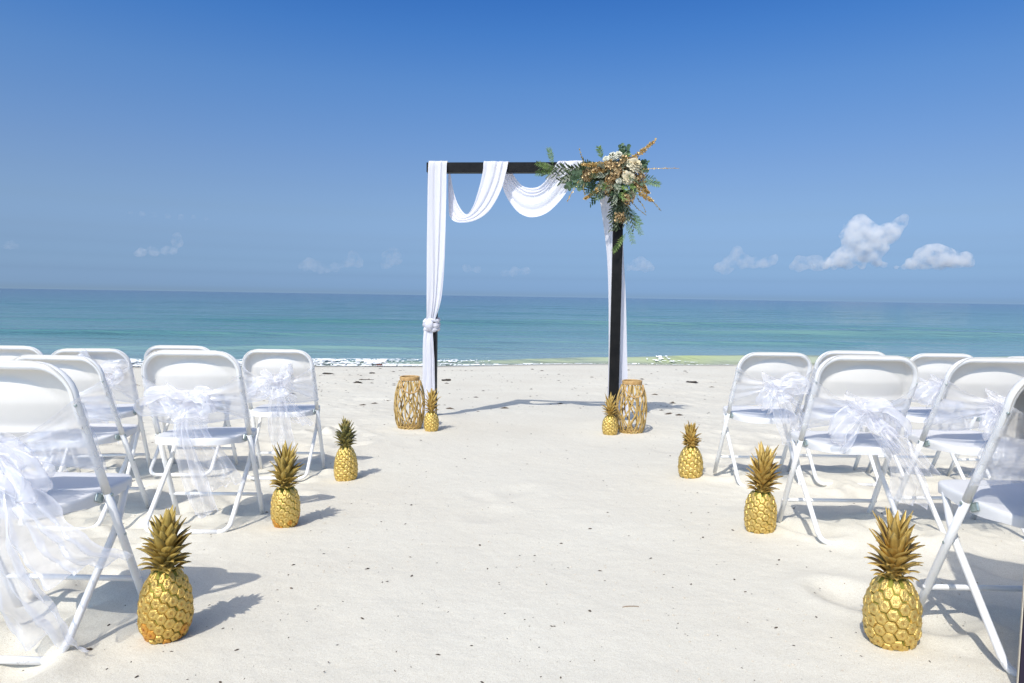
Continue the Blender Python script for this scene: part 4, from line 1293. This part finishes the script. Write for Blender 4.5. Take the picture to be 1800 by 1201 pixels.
def leafy(p0, p1, sag, n, L, W, mat, kind, name):
    mb = MB(); pts = curve_pts(p0, p1, sag)
    mb.tube(pts, 0.0018, 5)
    ax = (p1 - p0).normalized()
    s1 = ax.cross(Vector((0, 1, 0.2))).normalized()
    for k in range(n):
        t = 0.12 + 0.88 * (k + 0.5) / n
        q = t * (len(pts) - 1); i = min(int(q), len(pts) - 2); c = pts[i].lerp(pts[i + 1], q - i)
        tg = (pts[i + 1] - pts[i]).normalized()
        sd = s1 * (1 if k % 2 else -1) + Vector((0, -0.35 + br.uniform(-.5, .5), br.uniform(-.3, .3)))
        if kind == 'fern':
            l = L * (0.35 + 0.65 * math.sin(math.pi * min(1, 0.2 + 0.8 * (1 - t)))) ; o = sd * 1.0 + tg * 0.55
        elif kind == 'round':
            l = L * br.uniform(0.75, 1.15); o = sd + tg * 0.3
        else:
            l = L * br.uniform(0.7, 1.2) * (1 - 0.3 * t); o = sd * 0.7 + tg * 0.9
        petal(mb, c, o, Vector((br.uniform(-.4, .4), -1, br.uniform(-.2, .6))), l, W * (0.9 if kind != 'round' else 1.15) * l / L, br.uniform(-0.25, 0.25), seg=4 if kind != 'fern' else 2)
    bput(mb, name, mat)
# foliage bed
def B(px, py, d=0.10): return ap(px, py, d)
for (x0, y0, x1, y1, d0, d1) in ((1040, 305, 948, 296, .10, .12), (1030, 312, 952, 310, .11, .14), (1040, 300, 975, 300, .12, .13), (1020, 318, 984, 322, .13, .15)):
    leafy(B(x0, y0, d0), B(x1, y1, d1), 0.0, 15, 0.085, 0.011, br.choice(('leafgrey', 'leafdark')), 'willow', "olive_sprig")
for (x0, y0, x1, y1) in ((1035, 318, 1004, 322), (1030, 310, 1000, 312), (1040, 322, 1012, 334), (1015, 315, 996, 336)):
    leafy(B(x0, y0, .14), B(x1, y1, .17), 0.0, 9, 0.045, 0.019, 'leafeuc', 'round', "eucalyptus_sprig")
for (x0, y0, x1, y1) in ((1086, 285, 1084, 262), (1092, 285, 1094, 264), (1112, 300, 1128, 290), (1112, 305, 1127, 303)):
    leafy(B(x0, y0, .14), B(x1, y1, .16), 0.0, 7, 0.042, 0.019, 'leafeuc', 'round', "eucalyptus_sprig")
for (x0, y0, x1, y1, m_) in ((978, 303, 944, 291, 'fern'), (978, 305, 943, 309, 'fern'), (972, 296, 964, 266, 'fern'), (1098, 370, 1121, 413, 'fern'), (1092, 375, 1108, 428, 'fern'),
                        (1100, 365, 1120, 396, 'fern'), (1097, 408, 1074, 442, 'fern'), (1054, 285, 1047, 264, 'fern'), (1122, 320, 1150, 329, 'fern')):
    leafy(B(x0, y0, .11), B(x1, y1, .13), 0.0, 40, 0.040, 0.004, m_, 'fern', "fern_frond")
for k in range(46):
    a = br.uniform(0, 2 * math.pi)
    r0, r1 = br.uniform(3, 14), br.uniform(24, 38)
    ex, ey = math.cos(a), math.sin(a)
    if ey < -0.2: r1 *= 0.85
    if ey > 0.3: r1 *= 0.95
    cx_, cy_ = 1078 + br.uniform(-14, 18), 314 + br.uniform(-10, 12)
    leafy(B(cx_ + ex * r0, cy_ + ey * r0, .12), B(cx_ + ex * r1, cy_ + ey * r1 * 0.95, br.uniform(.08, .22)), 0.01, 11, 0.062, 0.010,
          br.choice(('leafdark', 'leafdark', 'leafgrey', 'leafeuc')), 'willow', "olive_sprig")
for k in range(14):
    x0, y0 = br.uniform(1046, 1080), br.uniform(318, 338)
    leafy(B(x0, y0, .13), B(x0 + br.uniform(-22, 8), y0 + br.uniform(10, 30), br.uniform(.12, .2)), 0.0, 10, 0.060, 0.011, br.choice(('leafdark', 'leafgrey', 'leafeuc')), 'willow', "olive_sprig")
for k in range(16):      # the tail of leaves down the post
    x0 = br.uniform(1076, 1098)
    leafy(B(x0, br.uniform(335, 360), .13), B(x0 + br.uniform(-10, 16), br.uniform(380, 408), br.uniform(.09, .16)), 0.0, 11, 0.062, 0.010,
          br.choice(('leafdark', 'leafgrey', 'leafdark')), 'willow', "olive_sprig")
for k in range(12):      # along the beam to the left
    x0 = br.uniform(1018, 1050)
    leafy(B(x0, br.uniform(296, 316), .12), B(x0 - br.uniform(12, 34), br.uniform(286, 328), br.uniform(.12, .2)), 0.0, 9, 0.060, 0.010,
          br.choice(('leafdark', 'leafeuc', 'leafgrey')), 'willow', "olive_sprig")
for k in range(34):      # loose sprigs poking out in front of the blooms
    a = br.uniform(0, 2 * math.pi); r0 = br.uniform(8, 24); r1 = r0 + br.uniform(14, 24)
    cx_, cy_ = 1076 + br.uniform(-18, 20), 316 + br.uniform(-10, 16)
    leafy(B(cx_ + math.cos(a) * r0, cy_ + math.sin(a) * r0, .22), B(cx_ + math.cos(a) * r1, cy_ + math.sin(a) * r1 * 0.9, br.uniform(.22, .31)), -0.01, 9, 0.052, 0.0075,
          br.choice(('leafdark', 'leafgrey', 'leafeuc', 'fern', 'leafgrey')), 'willow', "olive_sprig")
mb = MB(); mb.add(*bmesh_sphere(B(1080, 316, .07), 0.085)); mb.add(*bmesh_sphere(B(1052, 310, .07), 0.06)); mb.add(*bmesh_sphere(B(1090, 345, .07), 0.06)); mb.add(*bmesh_sphere(B(1030, 308, .08), 0.04))
bput(mb, "moss_base", 'leafdark')
toC = Vector((-0.15, -1, 0.15))
rose(B(1107, 297, .27), 0.060, toC + Vector((0.5, 0, 0.35)), 'petal'); rose(B(1097, 320, .27), 0.054, toC + Vector((0.2, 0, -0.1)), 'petal')
rose(B(1070.5, 281, .20), 0.038, toC + Vector((-0.2, 0, 0.5)), 'petalw'); rose(B(1080.5, 279.5, .20), 0.038, toC + Vector((0.2, 0, 0.6)), 'petalw')
rose(B(1060, 288, .21), 0.028, toC, 'petalw'); rose(B(1103, 346, .22), 0.038, toC + Vector((0.3, 0, 0)), 'petal'); rose(B(1081, 325, .26), 0.026, toC, 'petalw')
for (px, py, r, d) in ((1077, 311, 13.5, .22), (1113, 319, 12.5, .20), (1030, 314, 9, .18), (1061, 335, 11, .20), (1097, 352, 9.5, .20), (1085, 383, 9, .13), (1090, 289, 8.5, .20), (1054, 302, 8, .19), (1044, 308, 7, .2), (1068, 322, 8, .22), (1108, 334, 8, .2), (1066, 300, 8, .22)):
    blossom_head(B(px, py, d), r * 0.0052, int(60 + r * 6), 0.0165, 'hydra', "hydrangea_head")
for (x0, y0, x1, y1, r) in ((1054, 296, 1021, 297, .024), (1060, 306, 1037, 309, .024), (1102, 287, 1140, 257, .026), (1108, 336, 1136, 358, .030), (1052, 333, 1025, 354, .021), (1068, 292, 1048, 297, .022), (1118, 330, 1130, 345, .024)):
    spray(B(x0, y0, .21), B(x1, y1, .22), r, 'statice', 130)
for pts_, m_ in (([(1120, 304), (1140, 302.5), (1160, 302), (1180, 302.5)], 'statice'), ([(1016, 322), (1008, 336), (1001, 348), (997, 357)], 'statice'), ([(1128, 350), (1140, 360), (1149, 370), (1152, 374)], 'stem'),
                 ([(1026, 322), (1023, 335), (1026, 346)], 'stem'), ([(1022, 290), (1018, 278), (1016, 268)], 'stem'), ([(1102, 358), (1116, 372), (1128, 381)], 'stem'), ([(1112, 352), (1122, 365), (1127, 376)], 'stem')):
    mb = MB(); pp = [B(x, y, .17) for x, y in pts_]
    mb.tube(pp, 0.0022, 5)
    for k in range(26):
        t = br.random(); q = t * (len(pp) - 1); i = min(int(q), len(pp) - 2); c = pp[i].lerp(pp[i + 1], q - i)
        o = Vector((br.uniform(-1, 1), br.uniform(-1, 1), br.uniform(-1, 1))).normalized()
        petal(mb, c, o, Vector((o.y, -o.x, .3)), 0.012, 0.005, 0.2, seg=2)
    bput(mb, "dry_twig", m_)

# ------------------------------------------------------------------ board standing at the right edge
zb = ground_z(1.52, 1.44)
bd = thing("sign_board", "dark purple board with a pale edge standing at the right frame edge", "board", (1.238 + 0.33 * math.cos(R(30)), 1.60 - 0.33 * math.sin(R(30)), zb), (0, 0, R(-30)))
BW, BH = 0.33, 1.40
MB().box((0, 0, BH / 2 - 0.03), (BW - 0.0030, 0.0065, BH / 2 - 0.004), None, 0.0015).obj("panel", MT['board'], bd, smooth=False)
for s_x in (-1, 1):
    MB().box((s_x * (BW - 0.0012), 0, BH / 2 - 0.03), (0.0014, 0.0068, BH / 2), None, 0.0005).obj("edge_strip", MT['boardedge'], bd, smooth=False)
MB().tube([(0, 0.02, 1.05), (0, 0.33, -0.02)], 0.013, 8).obj("back_strut", MT['boardedge'], bd)

# ------------------------------------------------------------------ things lying on the sand
def lump(name, label, cat, x, y, sx, sy, sz, mat, seed, group=None, spin=0.0, rough=0.35, sink=0.3):
    nl, na = 9, 14
    P = np.zeros((nl, na, 3))
    for i in range(nl):
        a = math.pi * (0.01 + 0.98 * i / (nl - 1))
        for j in range(na):
            b = 2 * math.pi * j / na
            d = np.array([math.sin(a) * math.cos(b), math.sin(a) * math.sin(b), math.cos(a)])
            r = 1 + rough * 2 * float(fbm(d[0] * 1.6 + seed, d[1] * 1.6 + d[2] * 2.1, seed % 50, 3))
            P[i, j] = d * r * np.array([sx, sy, sz])
    o = MB().grid(P, closed=True).obj(name, MT[mat], None, loc=(x, y, ground_z(x, y) + sz * (1 - sink) * 0.6), rot=(0, 0, spin))
    return tag(o, label, cat, group)
def stick(name, label, cat, x, y, L, r, spin, mat, bend=0.1):
    pts = [(L * (t - 0.5), bend * L * math.sin(math.pi * t) + 0.02 * L * math.sin(9 * t), r * 0.6) for t in np.linspace(0, 1, 8)]
    o = MB().tube(pts, [r * (1 - 0.5 * abs(t - 0.4)) for t in np.linspace(0, 1, 8)], 6).obj(name, MT[mat], None, loc=(x, y, ground_z(x, y)), rot=(0, 0, spin))
    return tag(o, label, cat)
lump("seaweed_clump", "red-brown seaweed lump at the water's edge left of the arch", "seaweed", -3.45, 19.1 - 1.35, 0.10, 0.06, 0.05, 'redweed', 3)
for i, (x, y, sx, lab) in enumerate(((-3.817, 14.056, 0.11, "dark seaweed strip nearest the water on the left, behind the far chair"),
                                     (-2.599, 11.443, 0.075, "small dark seaweed clump between the left lantern and the far chair"),
                                     (-1.189, 12.45, 0.075, "dark seaweed clump just right of the left arch post on the far sand"),
                                     (-2.95, 14.4, 0.06, "little dark seaweed clump on the thin wrack line left of the lantern"),
                                     (3.35, 12.6, 0.10, "dark seaweed strip on the far sand left of the right far-row chair"))):
    lump("seaweed_clump", lab, "seaweed", x, y, sx, 0.04, 0.018, 'weed', 11 + i * 7, "dried seaweed on the far sand", 0.15 * (i - 2), 0.6)
stick("driftwood_stick", "thin dark driftwood stick lying flat beyond the left far chair", "stick", -2.654, 12.42, 0.27, 0.009, 0.05, 'weed', 0.04)
stick("twig", "short brown twig on bare sand left of the bottom right pineapple", "twig", 1.232, 2.387, 0.052, 0.0032, -0.15, 'twig')
stick("twig", "thin curved pale twig on the bare middle sand of the aisle foreground", "twig", 0.40, 2.16, 0.055, 0.0018, 0.1, 'twig', 0.12)
lump("sand_clump", "pale lump of damp sand under the nearest left chair", "sand clump", -1.544, 2.16, 0.016, 0.013, 0.016, 'clump', 5, sink=0.1)
lump("seed_pod", "pair-like dark brown pod on the sand by the bottom left pineapple", "pod", -1.14, 1.80, 0.011, 0.007, 0.006, 'debris', 9)
def litter():
    mb = MB(); lr = random.Random(23)
    def chip(x, y, L, W, h, an):
        z = ground_z(x, y)
        c, s = math.cos(an), math.sin(an)
        v = [(-L, 0, 0.15), (-.3 * L, W, 0.1), (.6 * L, .7 * W, 0.2), (L, -.1 * W, 0.1), (.3 * L, -W, 0.15), (-.5 * L, -.8 * W, 0.1), (0.05 * L, 0, 1.0)]
        mb.add([(x + c * a - s * b, y + s * a + c * b, z + 0.0008 + h * q) for a, b, q in v], [(0, 5, 6), (5, 4, 6), (4, 3, 6), (3, 2, 6), (2, 1, 6), (1, 0, 6)])
    for k in range(1400):
        y = 1.5 + 6.5 * lr.random() ** 1.3; x = lr.uniform(-0.85, 0.85) * y * 1.0
        L = lr.choice((0.0014, 0.0016, 0.002, 0.002, 0.0025, 0.003, 0.0035, 0.0055)) * (1 + 0.22 * y) * lr.uniform(0.7, 1.3) * 0.95
        chip(x, y, L, L * lr.uniform(0.25, 0.6), L * 0.35, lr.uniform(0, 3.1))
    for k in range(900):
        y = lr.uniform(7.5, 16.8); x = lr.uniform(-0.8, 0.8) * y
        if float(vnoise(x * 0.5, y * 1.2, 91)) < -0.02 and lr.random() < 0.75: continue
        L = lr.uniform(0.008, 0.022) if lr.random() < 0.85 else lr.uniform(0.025, 0.06)
        chip(x, y, L, L * lr.uniform(0.25, 0.6), L * 0.3, lr.gauss(0, 0.5))
    for k in range(420):     # wrack lines
        yl = lr.choice((14.3, 14.3, 12.1, 10.6, 16.2)); x = lr.uniform(-13, 13)
        y = yl + 0.25 * math.sin(x * 0.5) + 0.10 * x + lr.gauss(0, 0.12)
        if float(vnoise(x * 0.7, yl, 92)) < 0.0: continue
        L = lr.uniform(0.010, 0.035)
        chip(x, y, L, L * 0.35, L * 0.3, lr.gauss(0, 0.25))
    o = mb.obj("beach_litter", MT['debris'], None, smooth=False)
    tag(o, "dark bits of shell, bark and dried weed scattered over the sand", "litter", None, 'stuff')
litter()
def shell_grit():
    mb = MB(); lr = random.Random(41)
    for k in range(1500):
        y = 1.35 + 3.2 * lr.random() ** 1.6; x = lr.uniform(-0.8, 0.8) * y
        if float(fbm(x * 1.1, y * 1.1, 95, 2)) < 0.12: continue
        z = ground_z(x, y); r = lr.uniform(0.0016, 0.0048)
        vs = [(x + r * lr.uniform(.7, 1.2) * a, y + r * lr.uniform(.7, 1.2) * b, z + r * c * 0.7 + r * 0.25) for a, b, c in ((1, 0, 0), (-1, 0, 0), (0, 1, 0), (0, -1, 0), (0, 0, 1), (0, 0, -1))]
        mb.add(vs, [(0, 2, 4), (2, 1, 4), (1, 3, 4), (3, 0, 4), (2, 0, 5), (1, 2, 5), (3, 1, 5), (0, 3, 5)])
    o = mb.obj("shell_grit", MT['clump'], None, smooth=False)
    tag(o, "pale sand crumbs and shell bits in the near sand", "shell grit", None, 'stuff')
shell_grit()

# ------------------------------------------------------------------ clouds far out over the sea
CD = 5000.0
def cray(px, py):
    a, b = (px - 900) / F_PX, (py - 600.5) / F_PX
    d = fwd + rt * a - up * b
    return Vector((0, 0, CAM_Z)) + d * (CD / d.y)
def cloud(label, puffs, kind, seed):
    """puffs: (px, py, radius px); union of rough balls, voxel-merged into one body"""
    cr_ = random.Random(seed)
    cx = sum(p[0] for p in puffs) / len(puffs); cy = max(p[1] for p in puffs)
    org = cray(cx, cy)
    mb = MB()
    for px, py, r in puffs:
        for q in range(4):
            f = 1.0 if q == 0 else cr_.uniform(0.45, 0.7)
            off = Vector((0, 0, 0)) if q == 0 else Vector((cr_.uniform(-1, 1), cr_.uniform(-1, 1), cr_.uniform(-.5, 1))) * r * 0.75
            c = cray(px, py) - org + off * (CD / F_PX)
            vs, fs = bmesh_sphere(Vector((0, 0, 0)), 1.0, 8, 12)
            R_ = 1.22 * r * f * CD / F_PX
            mb.add([c + v * R_ * (1 + 0.18 * math.sin(v.x * 5 + seed + q) * math.sin(v.z * 6 + px)) for v in vs], fs)
    o = mb.obj("cloud", CLOUDS[kind], None, loc=org)
    m = o.modifiers.new("merge", 'REMESH'); m.mode = 'VOXEL'; m.voxel_size = 14.0
    tag(o, label, "cloud", "small cumulus clouds over the sea horizon")
cloud("largest bright cumulus over the sea at right, tall head with an upward tail",
      [(1510, 402, 19), (1500, 422, 17), (1530, 418, 20), (1555, 412, 16), (1574, 400, 12), (1585, 390, 9), (1591, 383, 6), (1525, 440, 20), (1500, 450, 14), (1478, 452, 14), (1545, 435, 14), (1465, 462, 10), (1490, 462, 10), (1540, 460, 8), (1450, 468, 6), (1430, 469, 5), (1515, 467, 6), (1555, 466, 5)], 'bright', 1)
cloud("second bright low cumulus at far right over the sea",
      [(1640, 448, 17), (1622, 455, 14), (1660, 452, 15), (1605, 464, 9), (1680, 458, 12), (1698, 456, 11), (1650, 464, 10), (1706, 464, 6), (1590, 469, 5), (1575, 470, 4), (1630, 467, 6)], 'bright', 2)
cloud("faint soft cloud left of the largest bright cumulus", [(1408, 464, 12), (1430, 462, 12), (1445, 466, 9), (1395, 468, 7), (1455, 462, 8)], 'soft', 3)
cloud("soft small cumulus between the arch and the largest cloud", [(1296, 440, 8), (1293, 452, 10), (1308, 460, 12), (1280, 466, 11), (1325, 462, 9), (1345, 462, 9), (1358, 458, 8), (1262, 470, 7), (1275, 476, 7)], 'soft', 4)
cloud("small pale cloud just right of the right arch post", [(1125, 458, 7), (1118, 466, 9), (1135, 468, 9), (1104, 470, 6), (1146, 472, 5)], 'soft', 5)
cloud("tiny bright puff with a flat haze at far left above the chairs", [(311, 416, 7), (310, 424, 8), (316, 428, 6), (290, 441, 7), (270, 442, 8), (250, 444, 7), (305, 442, 6), (240, 446, 5)], 'soft', 6)
cloud("faint cloud left of the arch with two heads", [(545, 463, 10), (560, 470, 10), (535, 468, 8), (620, 450, 9), (612, 460, 9), (630, 462, 8), (590, 470, 8), (575, 474, 6)], 'faint', 7)
cloud("faint round cloud beside the left arch post", [(690, 446, 10), (684, 458, 11), (698, 456, 9), (676, 466, 7)], 'faint', 8)
cloud("faint puff at the left frame edge over the sea", [(18, 431, 7), (28, 433, 5), (8, 432, 5)], 'faint', 9)
cloud("faint low cloud seen through the arch", [(905, 478, 8), (925, 477, 7), (885, 480, 6), (820, 472, 7), (840, 474, 6)], 'faint', 10)
cloud("thin faint streak of high cloud at left, well above the horizon", [(212, 371, 4), (230, 374, 4), (250, 376, 5), (272, 378, 5), (295, 380, 5), (318, 381, 5), (340, 382, 4), (362, 384, 4)], 'faint', 12)
